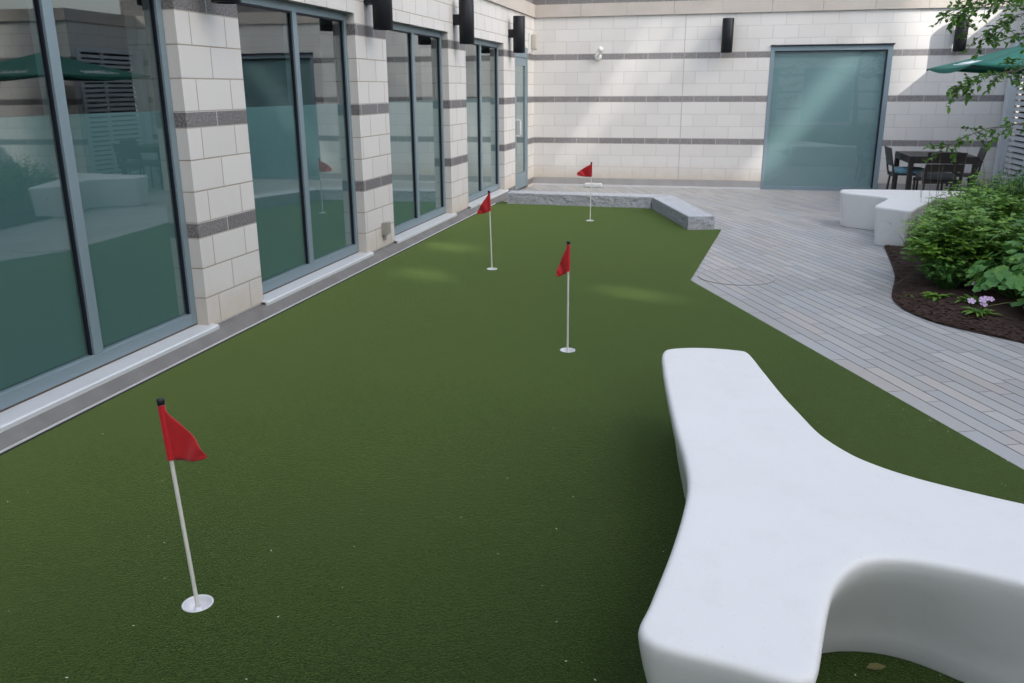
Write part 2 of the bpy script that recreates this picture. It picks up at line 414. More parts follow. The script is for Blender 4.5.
XF = -.080; XG = -.108
def left_window(a, b, z0=.102, z1=HEAD, first=False):
    f = MB(); fw = .055; mid = (a+b)/2
    f.bbox(XF-.09, XF, a+.002, a+fw, z0, z1-.002, .003); f.bbox(XF-.09, XF, b-fw, b-.002, z0, z1-.002, .003)
    f.bbox(XF-.09, XF-.001, a+fw, b-fw, z1-.065, z1-.002, .003); f.bbox(XF-.09, XF-.001, a+fw, b-fw, z0, z0+.075, .003)
    f.bbox(XF-.09, XF-.0005, mid-.036, mid+.036, z0+.075, z1-.065, .003)
    wo = part(f, 'window', M['frame'], lb)
    g = MB()
    for p, q in ((a+fw, mid-.036), (mid+.036, b-fw)):
        zb, zt = z0+.075, z1-.065
        g.box(XG-.01, XF-.016, q-.009, q-.001, zb, zt); g.box(XG-.01, XF-.02, p+.001, p+.008, zb, zt)
        g.box(XG-.01, XF-.010, p+.008, q-.013, zt-.012, zt-.001)
    part(g, 'gasket', M['gasket'], wo)
    for p, q in ((a+fw+.008, mid-.036-.013), (mid+.036+.008, b-fw-.013)):
        s = MB(); s.add([(XG, p, z0+.08), (XG, q, z0+.08), (XG, q, z1-.078), (XG, p, z1-.078)], [(0,1,2,3)])
        part(s, 'pane', M['glass'], wo)
        s = MB(); s.box(XG-.030, XG-.022, p-.004, q+.004, z0+.08, 1.482)
        part(s, 'frosted_film', M['film'], wo)
    s = MB(); s.box(XF-.06, XF-.004, a+.002, b-.002, .0865, z0-.0005); part(s, 'sealant', M['sealant'], wo)
    s = MB()   # pale sill with rounded nose; past the jambs only the nose runs on over the pillar foot
    for x0_, p, q in ((XF-.003, a+.001, b-.001), (.002, a-.035, a+.0005), (.002, b-.0005, b+.045)):
        pr = [(x0_,.092),(.036,.087),(.046,.084),(.050,.078),(.051,.056),(.044,.052),(.034,.052),(.034,.078),(x0_,.080)]; n = len(pr)
        if x0_ < 0: pr[-1] = (x0_,.0862); pr[-2] = (.030,.0862-.006); pr[-1] = (x0_,.0862)
        s.add([(x,p,z) for x,z in pr]+[(x,q,z) for x,z in pr],
              [tuple(range(n)), tuple(range(2*n-1,n-1,-1))]+[(i,(i+1)%n,n+(i+1)%n,n+i) for i in range(n)])
    part(s, 'sill', M['sill'], lb)
for a, b in WIN: left_window(a, b)
# corner door
dz0 = -.03
f = MB(); a, b = DOOR
f.bbox(-.07, .0-.004, a+.002, a+.05, dz0, 2.16, .003); f.bbox(-.07, -.004, b-.05, b-.002, dz0, 2.16, .003)
f.bbox(-.07, -.005, a+.05, b-.05, 2.10, 2.16, .003)
f.bbox(-.07, -.010, a+.056, a+.156, dz0+.01, 2.094, .003); f.bbox(-.07, -.010, b-.156, b-.056, dz0+.01, 2.094, .003)
f.bbox(-.07, -.011, a+.156, b-.156, 1.97, 2.094, .003); f.bbox(-.07, -.011, a+.156, b-.156, dz0+.01, .23, .003)
dr = part(f, 'door', M['frame'], lb)
s = MB(); s.add([(-.03,a+.156,.23),(-.03,b-.156,.23),(-.03,b-.156,1.97),(-.03,a+.156,1.97)], [(0,1,2,3)]); part(s, 'pane', M['glass'], dr)
s = MB(); s.box(-.07,-.06,a+.150,b-.150,.2,1.99); part(s, 'frosted_film', M['film'], dr)
h = MB(); h.tube([(-.01,a+.10,.86),(.055,a+.10,.86),(.065,a+.10,.88),(.065,a+.10,1.09),(.055,a+.10,1.11),(-.01,a+.10,1.11)], .012, 10)
part(h, 'handle', M['white'], dr)
s = MB(); s.box(XB, -.08, a, b, -.1, -.032); part(s, 'threshold', M['frame'], lb)
s = MB(); s.box(XB, -.001, a+.001, b-.001, 2.162, HEAD-.001); part(s, 'lintel', M['frame'], lb)

# ------------------------------------------------------------------ back building
XR = 7.65
bb = empty('building', (4,BACK,0), label='low white block building closing the far end of the courtyard with one wide teal window', cat='building')
BW = (3.965, 5.835)
w = MB()
w.box(0.001, BW[0], BACK, BACK+.35, Z0, 2.25); w.box(BW[1], XR+.3, BACK, BACK+.35, Z0, 2.25)
w.box(0.001, XR+.3, BACK, BACK+.35, 2.25, CB)
part(w, 'wall', M['blk_back'], bb)
w = MB(); w.box(2.572, 2.580, BACK-.002, BACK+.004, Z0, CB); part(w, 'control_joint', M['ledge'], bb)
w = MB(); w.box(.001, BW[0]-.001, BACK-.045, BACK+.35, -.12, Z0); w.box(BW[1]+.001, XR+.3, BACK-.045, BACK+.35, -.12, Z0)
part(w, 'base_ledge', M['ledge'], bb)
w = MB(); w.box(.001, BW[0]-.001, BACK-.06, BACK-.0455, -.065, -.035); part(w, 'ledge_trim', M['trim'], bb)
c = MB(); x = .037
while x < XR+.3:
    x2 = min(x+.78, XR+.3); c.box(x+.002, x2-.002, BACK-.035, BACK+.35, CB+.001, CT); x = x2
part(c, 'cornice', M['cornice'], bb)
u = MB(); u.box(-.019, XR+.3, BACK+.02, BACK+.35, CT+.001, 3.55); part(u, 'upper_wall', M['blk_grey'], bb)
u = MB(); u.box(0.04, XR+.3, BACK-.03, BACK+.4, 3.551, 3.66); part(u, 'coping', M['cornice'], bb)
f = MB(); a, b = BW; fy = BACK+.0; 
f.bbox(a+.002, a+.065, fy-.005, fy+.09, -.08, 2.248, .003); f.bbox(b-.075, b-.002, fy-.005, fy+.09, -.08, 2.248, .003)
f.bbox(a+.065, b-.075, fy-.004, fy+.09, 2.175, 2.247, .003); f.bbox(a+.065, b-.075, fy-.004, fy+.09, -.08, -.01, .003)
bw = part(f, 'window', M['frame'], bb)
s = MB(); s.add([(a+.06,fy+.045,-.02),(b-.07,fy+.045,-.02),(b-.07,fy+.045,2.18),(a+.06,fy+.045,2.18)], [(0,1,2,3)]); part(s, 'pane', M['glass_back'], bw)
s = MB(); s.box(a+.05, b-.06, fy+.065, fy+.075, -.03, 2.19); part(s, 'frosted_film', M['film_back'], bw)
s = MB(); s.box(b-.098, b-.0755, fy+.0, fy+.04, -.01, 2.175); s.box(a+.0655, b-.098, fy+.01, fy+.04, 2.16, 2.1748); part(s, 'gasket', M['gasket'], bw)
s = MB(); s.box(a-.01, b+.015, fy-.035, fy-.006, 2.249, 2.268); part(s, 'drip_cap', M['gasket'], bw)

# ------------------------------------------------------------------ right-hand building (corner wall with louvres, then facade set back)
rb = empty('building', (XR,14,0), label='white block wall at the far right corner holding a pale louvred panel', cat='building')
w = MB(); w.box(XR, XR+.3, 13.38, 13.6, -.1, CB); w.box(XR, XR+.3, 15.12, BACK, -.1, CB); w.box(XR,XR+.3,13.6,15.12,2.35,CB)
w.box(XR+.301, 11, 13.38, 13.68, -.1, CB)
part(w, 'wall', M['blk_left'], rb)
w = MB(); w.box(XR-.035, 11, 13.34, 13.68, CB+.001, CT); w.box(XR-.035, XR+.3, 13.681, BACK-.036, CB+.001, CT); part(w, 'cornice', M['cornice'], rb)
f = MB(); f.bbox(XR-.13, XR+.02, 15.04, 15.2, -.07, 2.36, .004); f.bbox(XR-.03, XR+.02, 13.52, 13.61, -.07, 2.36, .004)
f.bbox(XR-.03, XR+.02, 13.612, 15.038, 2.27, 2.36, .004); f.bbox(XR-.03, XR+.02, 13.612, 15.038, -.07, .03, .004); f.bbox(XR-.025, XR+.02, 14.14, 14.2, .031, 2.269, .003)
lf = part(f, 'louvre_frame', M['louvre'], rb)
f = MB(); z = .05
while z < 2.24:
    for p, q in ((13.613, 14.138), (14.202, 15.037)):
        f.add([(XR-.02,p,z),(XR-.02,q,z),(XR-.02,q,z+.045),(XR-.02,p,z+.045),(XR+.02,p,z+.03),(XR+.02,q,z+.03),(XR+.02,q,z+.06),(XR+.02,p,z+.06)],
              [(0,1,2,3),(7,6,5,4),(3,2,6,7),(0,4,5,1),(0,3,7,4),(1,5,6,2)])
    z += .085
sl = part(f, 'slat', M['louvre'], lf); 
f = MB(); f.box(XR+.06, XR+.08, 13.61, 15.04, 0, 2.3); part(f, 'backing', M['void'], lf)

fb = empty('building', (12.9,4,0), label='white block building facing the green from beyond the planting on the right', cat='building')
w = MB(); FX = 12.9
ops = [(9.2,11.4),(6.2,8.4),(3.2,5.4),(.2,2.4),(-2.8,-.6)]
ed = sorted([13.35,-9]+[e for o_ in ops for e in o_])
for i in range(0, len(ed)-1, 2): w.box(FX, FX+.35, ed[i], ed[i+1], -.12, 2.26)
w.box(FX, FX+.35, -9, 13.35, 2.26, CB)
part(w, 'wall', M['blk_left'], fb)
w = MB(); w.box(FX-.035, FX+.35, -9, 13.35, CB+.001, CT); w.box(FX-.03, FX+.35, -9, 13.35, 3.60, 3.8); part(w, 'cornice', M['cornice'], fb)
w = MB(); w.box(FX+.02, FX+.35, -9, 13.35, CT+.001, 3.599); part(w, 'upper_wall', M['blk_grey'], fb)
for a, b in ops:
    f = MB(); f.box(FX+.08, FX+.15, a, a+.07, -.05, 2.259); f.box(FX+.08, FX+.15, b-.07, b, -.05, 2.259); f.box(FX+.08,FX+.15,a+.07,b-.07,2.18,2.259)
    f.box(FX+.081, FX+.15, (a+b)/2-.035, (a+b)/2+.035, -.05, 2.179)
    wo = part(f, 'window', M['frame'], fb)
    s = MB(); s.box(FX+.16, FX+.17, a, b, -.05, 2.26); part(s, 'pane', M['film'], wo)

hb = empty('building', (5,-9,0), label='block building added out of view behind the camera to darken the near end of the green', cat='building')  # added behind the camera to take skylight off the near turf and bench
w = MB(); w.box(-2, 12.5, -9.6, -9.0, -.12, 5.5); part(w, 'wall', M['blk_left'], hb)
w = MB(); w.box(-2.03, 12.53, -9.63, -8.965, 5.501, 5.8); part(w, 'cornice', M['cornice'], hb)
for k in range(4):
    w = MB(); w.box(.5+k*3, 2.5+k*3, -8.998, -8.97, .2, 2.4); part(w, 'window', M['film'], hb)

# added unseen slab: shades the courtyard, its slots throw the sun patches
SD = Vector((-1, .68, -.92)).normalized()      # direction the sunlight travels
hd = Vector((-SD.x, -SD.y, 0)).normalized()    # horizontally towards the sun
pn = Vector((-hd.y, hd.x, 0))                  # across
if pn.y < 0: pn = -pn
s_edge = Vector((6.02, BACK, 0)).dot(pn)
tw = MB(); D0 = 32; D1 = 33.5
def P2(d, s_): q = hd*d + pn*s_; return (q.x, q.y)
tw.prism([P2(D0, s_edge-24), P2(D0, s_edge), P2(D1, s_edge), P2(D1, s_edge-24)], -.1, 40)
to = empty('building', (*P2(D0, s_edge-12), 0), label='tall plain slab added out of view far to the right to block and slot the sun', cat='building')
two = part(tw, 'wall', M['sun_blocker'], to)
def cut(target, pts):
    """opening through the wall along the sunlight"""
    n = len(pts); m = MB(); P_ = [Vector(p) for p in pts]; u = -SD
    def at(p, d): return p+u*((d-(p.x*hd.x+p.y*hd.y))/(u.x*hd.x+u.y*hd.y))
    a = [at(p, D0-1) for p in P_]; b = [at(p, D1+1) for p in P_]
    m.add(a+b, [tuple(range(n)), tuple(range(2*n-1,n-1,-1))]+[(i,(i+1)%n,n+(i+1)%n,n+i) for i in range(n)])
    c = m.build('cutter', M['sun_blocker']); c.location = (0,0,0)
    md = target.modifiers.new('cut', 'BOOLEAN'); md.operation = 'DIFFERENCE'; md.object = c; md.solver = 'EXACT'
    bpy.context.view_layer.update()
    me = bpy.data.meshes.new_from_object(target.evaluated_get(bpy.context.evaluated_depsgraph_get()))
    target.modifiers.clear(); target.data = me; bpy.data.objects.remove(c)
cut(two, [(3.72,BACK,.15),(4.02,BACK,.15),(5.55,BACK,2.25),(5.25,BACK,2.25)])
cut(two, [(.55,BACK,.3),(.66,BACK,.3),(2.2,BACK,2.6),(2.06,BACK,2.6)])
cut(two, [(1.6,BACK,1.2),(1.66,BACK,1.2),(2.9,BACK,2.7),(2.82,BACK,2.7)])
cut(two, [(2.35,6.78,0),(2.9,6.60,0),(2.98,6.68,0),(2.5,6.92,0)])
cut(two, [(.6,7.0,0),(.9,6.95,0),(.85,7.2,0),(.65,7.35,0)])
cut(two, [(.35,8.4,0),(.75,8.3,0),(.7,8.6,0),(.4,8.7,0)])
for k in range(3):
    for j in range(6):
        s0 = s_edge - 23 + j*3.9; zz = 6+k*4
        q0 = P2(D0-.05, s0); q1 = P2(D0-.05, s0+2); wn_ = MB()
        wn_.add([(q0[0],q0[1],zz),(q1[0],q1[1],zz),(q1[0],q1[1],zz+2.2),(q0[0],q0[1],zz+2.2)], [(0,1,2,3)])
        part(wn_, 'window', M['film'], to)  # panes dressing the front of the added sun-blocking slab

# ------------------------------------------------------------------ wall lamps
def sconce(loc, ang, label):
    t = empty('wall_lamp', loc, ang, label, 'wall lamp', 'black cylinder wall lamps')   # wall is at local -x
    m = MB(); r = .092; m.lathe([(r-.02,.0),(r-.003,.0),(r,.004),(r,.526),(r-.003,.53),(r-.02,.53)], (.16,0,0), 40)
    m.lathe([(0.0005,.512),(r-.02,.512),(r-.02,.53)], (.16,0,0), 40); m.lathe([(r-.02,0),(r-.02,.03),(.0005,.03)], (.16,0,0), 40)
    m.build('shade', M['lamp'], t)
    m = MB(); m.bbox(.001,.10,-.055,.055,.22,.34,.004); m.build('bracket', M['lamp'], t)
    m = MB(); m.lathe([(.0005,.029),(.045,.029)], (.16,0,0), 20); m.build('lens', M['white'], t)
    return t
sconce((0,5.2,2.135), 0, 'black cylinder wall lamp on the nearest block pillar, cut off by the photo top')
sconce((0,7.86,2.135), 0, 'black cylinder wall lamp on the pillar above the small grey outlet box')
sconce((0,10.6,2.135), 0, 'black cylinder wall lamp on the pillar between the third and fourth windows')
sconce((0,13.43,2.135), 0, 'black cylinder wall lamp beside the corner door')
sconce((3.26,BACK,2.155), R(-90), 'black cylinder wall lamp on the far wall left of the teal window')
sconce((6.755,BACK,2.125), R(-90), 'black cylinder wall lamp on the far wall partly behind leaves and green parasol')

# security light + small fittings on the walls
t = empty('security_light', (1.13,BACK,2.12), 0, 'small white ball shaped security light on the far wall', 'security light')
m = MB(); m.lathe([(.0005,-.03),(.05,-.03),(.06,-.015),(.06,.015),(.05,.03),(.0005,.03)], (0,0,0), 24)
m.v = [(x, -z-.031, y) for x,y,z in m.v]; m.build('base', M['white'], t)
m = MB(); m.tube([(0,-.06,0),(.02,-.10,.03),(.05,-.12,.07)], .014, 8); m.build('arm', M['white'], t)
m = MB(); m.lathe([(.048*math.sin(math.pi*i/10)+.0003, -.048*math.cos(math.pi*i/10)) for i in range(11)], (.05,-.12,.115), 20); m.build('globe', M['white'], t)
t = empty('alarm_sounder', (0,14.93,2.34), 0, 'beige box fitting on white back plate above the corner door', 'alarm')
m = MB(); m.bbox(.001,.03,-.10,.10,-.16,.17,.006); m.build('back_plate', M['white'], t)
m = MB(); m.bbox(.031,.12,-.075,.075,-.10,.15,.02); m.build('housing', M['beige'], t)
t = empty('outlet_box', (0,8.02,.25), 0, 'small grey weatherproof outlet box low on the second block pillar', 'outlet box')
m = MB(); m.bbox(.001,.045,-.045,.045,-.06,.07,.008); m.build('box', M['galv'], t)
m = MB(); m.bbox(.046,.062,-.05,.05,-.05,.075,.007); m.build('cover', M['galv'], t)
m = MB(); m.tube([(.02,-.01,-.06),(.02,-.01,-.11)], .012, 8); m.build('conduit', M['galv'], t)
m = MB(); m.bbox(-.15,.15,-.07,.07,-.02,.05,.018); o = m.build('concrete_block', M['trim'], loc=(1.13,15.0,ZB+.02))
tag(o, 'small whitish concrete block lying at the foot of the far wall', 'block')

# ------------------------------------------------------------------ granite kerb
def kerb(poly, label):
    bm = bmesh.new(); n = len(poly)
    bot = [bm.verts.new((x,y,-.02)) for x,y in poly]; top = [bm.verts.new((x,y,.16)) for x,y in poly]
    bm.faces.new(bot[::-1]); tf_ = bm.faces.new(top)
    for i in range(n): bm.faces.new((bot[i],bot[(i+1)%n],top[(i+1)%n],top[i]))
    bmesh.ops.bevel(bm, geom=[e for e in bm.edges if all(v.co.z > 0 for v in e.verts)], offset=.006, segments=2, affect='EDGES')
    bmesh.ops.triangulate(bm, faces=bm.faces[:])
    for _ in range(6):
        long = [e for e in bm.edges if e.calc_length() > .045]
        if not long: break
        bmesh.ops.subdivide_edges(bm, edges=long, cuts=1); bmesh.ops.triangulate(bm, faces=bm.faces[:])
    cx = sum(p[0] for p in poly)/n; cy = sum(p[1] for p in poly)/n
    for v in bm.verts:
        if v.co.z < .148:
            q = noise.noise(v.co*16)*.008 + noise.noise(v.co*45)*.006
            nn = v.normal.copy(); v.co += Vector((nn.x,nn.y,0))*q
    bm.normal_update()
    me = bpy.data.meshes.new('granite_kerb'); bm.to_mesh(me); bm.free()
    me.materials.append(M['granite']); me.materials.append(M['granite_top'])
    for p in me.polygons: p.material_index = 1 if p.normal.z > .9 else 0
    o = bpy.data.objects.new('granite_kerb', me); col.objects.link(o)
    tag(o, label, 'kerb', 'granite kerb blocks'); return o
kerb([(.30,12.04),(2.375,11.925),(2.625,12.285),(.28,12.36)], 'long rough faced grey granite kerb across the far end of the green')
kerb([(2.39,11.915),(2.953,10.14),(3.25,10.235),(2.64,12.275)], 'short angled granite kerb ending on the paving')

# inspection cover
t = empty('inspection_cover', (3.475,7.61,0), 0, 'round cover set in the paving and filled with tan pavers', 'manhole cover')
m = MB(); 
n = 48
m.add([(.325*math.cos(2*math.pi*i/n), .325*math.sin(2*math.pi*i/n), .002) for i in range(n)], [tuple(range(n))]); m.build('inlay', M['paver_tan'], t)
m = MB(); m.lathe([(.326,-.003),(.326,.0032),(.331,.0032),(.331,-.003)], (0,0,0), 48); m.build('ring', M['ledge'], t)

# ------------------------------------------------------------------ benches
def catmull(pts, step=.02):
    out = []; n = len(pts); P = [Vector(p) for p in pts]
    for i in range(n):
        p0, p1, p2, p3 = P[i-1], P[i], P[(i+1)%n], P[(i+2)%n]
        def kt(a, b): return max(1e-4, (b-a).length**.5)
        t0 = 0; t1 = kt(p0,p1); t2 = t1+kt(p1,p2); t3 = t2+kt(p2,p3)
        m_ = max(1, int((p2-p1).length/step))
        for j in range(m_):
            t = t1+(t2-t1)*j/m_
            A1 = p0*((t1-t)/(t1-t0))+p1*((t-t0)/(t1-t0)); A2 = p1*((t2-t)/(t2-t1))+p2*((t-t1)/(t2-t1)); A3 = p2*((t3-t)/(t3-t2))+p3*((t-t2)/(t3-t2))
            B1 = A1*((t2-t)/(t2-t0))+A2*((t-t0)/(t2-t0)); B2 = A2*((t3-t)/(t3-t1))+A3*((t-t1)/(t3-t1))
            out.append(B1*((t2-t)/(t2-t1))+B2*((t-t1)/(t2-t1)))
    return out
def bench(name, pts, label, H=.41, tp=1.0, z0=0):
    P = catmull(pts); n = len(P)
    area = sum(P[i].x*P[(i+1)%n].y-P[(i+1)%n].x*P[i].y for i in range(n))
    if area < 0: P.reverse()
    N = []
    for i in range(n):
        t = (P[(i+2)%n]-P[i-2]).normalized(); N.append(Vector((-t.y, t.x)))   # inward
    for _ in range(3): N = [((N[i-1]+N[i]*2+N[(i+1)%n]).normalized()) for i in range(n)]
    conc = []
    for i in range(n):
        a_ = P[i]-P[i-6]; b_ = P[(i+6)%n]-P[i]; conc.append(max(0, min(1, -(a_.x*b_.y-a_.y*b_.x)/(a_.length*b_.length)*3.5)))
    for _ in range(14): conc = [(conc[i-1]+conc[i]*2+conc[(i+1)%n])/4 for i in range(n)]
    prof = [(0,.105),(.012,.098),(.08,.088),(.16,.066),(.24,.040),(.31,.018),(.36,.004),(H-.022,.0),(H-.013,.0012),(H-.0065,.0045),(H-.0022,.010),(H-.0004,.016),(H+.0002,.024),(H+.0006,.04)]
    vs = []; fs = []
    for z, d in prof:
        dd = d*tp if z < .36 else d
        for i in range(n): q = P[i]+N[i]*dd*((1+.9*conc[i]) if z < .36 else 1); vs.append((q.x,q.y,z+z0))
    for r in range(len(prof)-1):
        for i in range(n): fs.append((r*n+i, r*n+(i+1)%n, (r+1)*n+(i+1)%n, (r+1)*n+i))
    m = MB(); m.add(vs, fs, True); k = len(prof)-1
    m.add(vs[k*n:], [tuple(range(n))], False)
    c = Vector((sum(p.x for p in P)/n, sum(p.y for p in P)/n, 0))
    m.v = [(x-c.x, y-c.y, z) for x,y,z in m.v]
    o = m.build(name, M['bench'], loc=c, fix=False)
    bm = bmesh.new(); bm.from_mesh(o.data); bmesh.ops.remove_doubles(bm, verts=bm.verts[:], dist=1e-5)
    bm.to_mesh(o.data); bm.free()
    tag(o, label, 'bench'); return o
B1 = [(3.066,3.87),(3.078,3.93),(3.143,3.975),(3.228,4.000),(3.329,4.006),(3.40,3.998),(3.448,3.985),(3.464,3.955),(3.52,3.70),(3.585,3.40),(3.633,3.215),(3.695,3.0),(3.780,2.845),(3.848,2.775),(3.938,2.712),(4.062,2.652),(4.222,2.589),(4.5,2.50),(4.77,2.43),(4.80,2.39),(4.69,1.98),(4.65,1.945),(4.35,2.035),(4.08,2.115),(3.987,2.143),(3.884,2.164),(3.814,2.17),(3.756,2.160),(3.71,2.135),(3.669,2.087),(3.635,2.026),(3.613,1.970),(3.595,1.895),(3.575,1.795),(3.548,1.655),(3.536,1.618),(3.505,1.600),(3.35,1.628),(3.19,1.662),(3.160,1.70),(3.176,1.825),(3.209,2.067),(3.232,2.31),(3.238,2.48),(3.222,2.66),(3.178,2.93),(3.121,3.339),(3.083,3.65)]
b1 = bench('moulded_bench', B1, 'large white Y shaped moulded bench on the green in the foreground', tp=.8)
B2 = [(4.705,10.85),(4.70,10.9),(4.725,11.10),(4.765,11.155),(5.2,11.22),(5.6,11.23),(6.09,11.20),(6.12,11.16),(6.10,10.86),(6.05,10.82),(5.88,10.75),(5.74,10.58),(5.60,10.30),(5.45,9.95),(5.31,9.62),(5.195,9.33),(5.15,9.31),(5.03,9.42),(4.91,9.54),(4.885,9.60),(4.98,9.90),(5.09,10.20),(5.125,10.34),(5.09,10.46),(4.98,10.57),(4.85,10.68),(4.74,10.79)]
b2 = bench('moulded_bench', B2, 'white Y shaped moulded bench on the paving beside the planting bed', tp=.35, H=.405)

# ------------------------------------------------------------------ flags
def flag(x, y, top, tip, hoist, label, tipw=.03, wav=.012, ph=0, h=.70):
    t = empty('golf_flag', (x,y,.004), 0, label, 'golf flag', 'putting flags standing in the green')
    T = Vector(top)-Vector((x,y,0)); B = Vector((0,0,-.028)); ax = (T-B).normalized()
    m = MB(); m.tube([B, B+(T-B)*.5, T-ax*.01], .0065, 12); m.build('pole', M['pole'], t)
    m = MB(); m.tube([T-ax*.012, T-ax*.004, T+ax*.004, T+ax*.008], [.011,.012,.012,.009], 12); m.build('cap', M['black'], t)
    m = MB(); m.lathe([(.049,.0005),(.0495,.003),(.0475,.0045),(.0445,.003),(.043,-.004),(.041,-.022),(.030,-.030),(.014,-.032),(.012,-.010),(.008,-.008)], (0,0,0), 40); m.build('cup', M['cup'], t)
    m = MB(); m.tube([T-ax*.014, T-ax*hoist], .0115, 12); m.build('sleeve', M['red'], t)
    # drooping pennant
    tip = Vector(tip)-Vector((x,y,0)); nu, nv = 22, 12
    d = tip-(T-ax*hoist); side = Vector((d.y,-d.x,0)).normalized()
    top0 = T-ax*.016; bot0 = T-ax*hoist
    tt = tip+ax*tipw
    vs = []
    for i in range(nu+1):
        u_ = i/nu
        A = top0.lerp(tt, u_) ; Bq = bot0.lerp(tip, u_)
        A += ax*(.008*math.sin(math.pi*u_)); Bq -= ax*(.010*math.sin(math.pi*u_))
        for j in range(nv+1):
            v_ = j/nv; p = A.lerp(Bq, v_)
            p += side*(wav*math.sin(u_*7+ph+v_*2.2)*min(1,u_*4)*(1-.3*u_)+ .5*wav*math.sin(u_*15+v_*6+ph)*u_)
            vs.append(p)
    fs = [(i*(nv+1)+j, (i+1)*(nv+1)+j, (i+1)*(nv+1)+j+1, i*(nv+1)+j+1) for i in range(nu) for j in range(nv)]
    m = MB(); m.add(vs, fs, True); o = m.build('pennant', M['red'], t)
    so = o.modifiers.new('thickness', 'SOLIDIFY'); so.thickness = .0012
    return t
FL = []   # placed below with the camera rays

# ------------------------------------------------------------------ camera (solved from the photograph's lines)
F, PI_, YA, RO = 848.84, .2891, .2376, -.0052
cy_, sy_ = math.cos(YA), math.sin(YA); cp, sp_ = math.cos(PI_), math.sin(PI_); cr, sr = math.cos(RO), math.sin(RO)
CM = Matrix(((cr,-sr,0),(sr,cr,0),(0,0,1))) @ Matrix(((1,0,0),(0,cp,-sp_),(0,sp_,cp))) @ Matrix(((1,0,0),(0,0,-1),(0,1,0))) @ Matrix(((cy_,sy_,0),(-sy_,cy_,0),(0,0,1)))
CAM = Vector((3.276,0,1.6014))
cam = bpy.data.cameras.new('camera'); co = bpy.data.objects.new('camera', cam); col.objects.link(co)
r_, d_, f_ = CM[0], CM[1], CM[2]
co.matrix_world = Matrix(((r_[0],-d_[0],-f_[0],CAM.x),(r_[1],-d_[1],-f_[1],CAM.y),(r_[2],-d_[2],-f_[2],CAM.z),(0,0,0,1)))
cam.sensor_width = 36; cam.lens = F/1024*36; cam.clip_end = 1000; cam.clip_start = .05
cam.dof.use_dof = True; cam.dof.focus_distance = 3.6; cam.dof.aperture_fstop = 9
sc.camera = co

def on_y(u, v, y):
    d = CM.transposed() @ Vector(((u-512)/F, (v-341.5)/F, 1)); t = (y-CAM.y)/d.y
    return CAM + d*t
for (x,y,tp_,ti,ho,lab,tw_,wv,ph) in [
    (1.715,2.092,(160.5,402),(207.5,459),.192,'red golf flag on white pole nearest the camera, flying to the right',.010,.007,.5),
    (2.404,5.103,(568.5,243),(556.5,277),.180,'red golf flag hanging limp on its pole near the middle of the green',.035,.010,2.5),
    (1.281,7.467,(489,192),(477,214.5),.175,'red golf flag on the left near the building windows, swung to the left',.015,.008,1.),
    (1.722,10.633,(591.5,163),(577,175.5),.17,'red golf flag farthest away, before the granite kerb and far wall',.03,.008,3.)]:
    T = on_y(*tp_, y); tip = on_y(*ti, y)
    flag(x, y, T, tip, ho, lab, tw_, wv, ph)

# ------------------------------------------------------------------ table, chairs, cushions
ZT = -.065
def table():
    t = empty('patio_table', (6.32,13.75,ZT), 0, 'dark square patio table standing before the far wall', 'table')
    m = MB(); 
    for i in range(9):
        a = -.45+i*.1; m.bbox(a+.003, a+.097, -.55, .55, .705, .728, .003)
    m.build('tabletop', M['wicker'], t)
    m = MB(); m.bbox(-.45,.45,-.55,-.52,.63,.704,.002); m.bbox(-.45,.45,.52,.55,.63,.704,.002); m.bbox(-.45,-.42,-.519,.519,.63,.704,.002); m.bbox(.42,.45,-.519,.519,.63,.704,.002)
    m.build('apron', M['wicker'], t)
    for sx in (-1,1):
        for sy in (-1,1):
            m = MB(); m.bbox(sx*.415-.033, sx*.415+.033, sy*.515-.033, sy*.515+.033, 0, .629, .003); m.build('leg', M['wicker'], t)
table()
def chair(loc, rz, label):
    """faces local +y; backrest at -y"""
    t = empty('patio_chair', loc, rz, label, 'chair', 'dark slatted patio chairs round the table')
    for sx in (-1,1):
        m = MB(); m.tube([(sx*.22,.19,0),(sx*.22,.19,.42)], .016, 6, smooth=False); m.build('leg', M['wicker'], t)
        m = MB(); m.tube([(sx*.22,-.24,0),(sx*.22,-.20,.43)], .016, 6, smooth=False); m.build('leg', M['wicker'], t)
    m = MB()
    for i in range(6): m.bbox(-.235,.235,-.22+i*.074,-.22+i*.074+.066,.43,.448,.003)
    m.bbox(-.236,.236,.195,.225,.395,.428,.002); m.bbox(-.236,.236,-.22,-.19,.395,.428,.002)
    m.build('seat', M['wicker'], t)
    m = MB()
    def slat(z0, z1, x0=-.25, x1=.25, th=.018):
        y0 = -.225-(z0-.45)*.22; y1 = -.225-(z1-.45)*.22
        m.add([(x0,y0,z0),(x1,y0,z0),(x1,y1,z1),(x0,y1,z1),(x0,y0-th,z0),(x1,y0-th,z0),(x1,y1-th,z1),(x0,y1-th,z1)],
              [(0,1,2,3),(7,6,5,4),(3,2,6,7),(0,4,5,1),(0,3,7,4),(1,5,6,2)])
    slat(.56,.665); slat(.672,.82)
    slat(.40,.56,-.25,-.215,.022); slat(.40,.56,.215,.25,.022)
    m.build('backrest', M['wicker'], t)
    return t
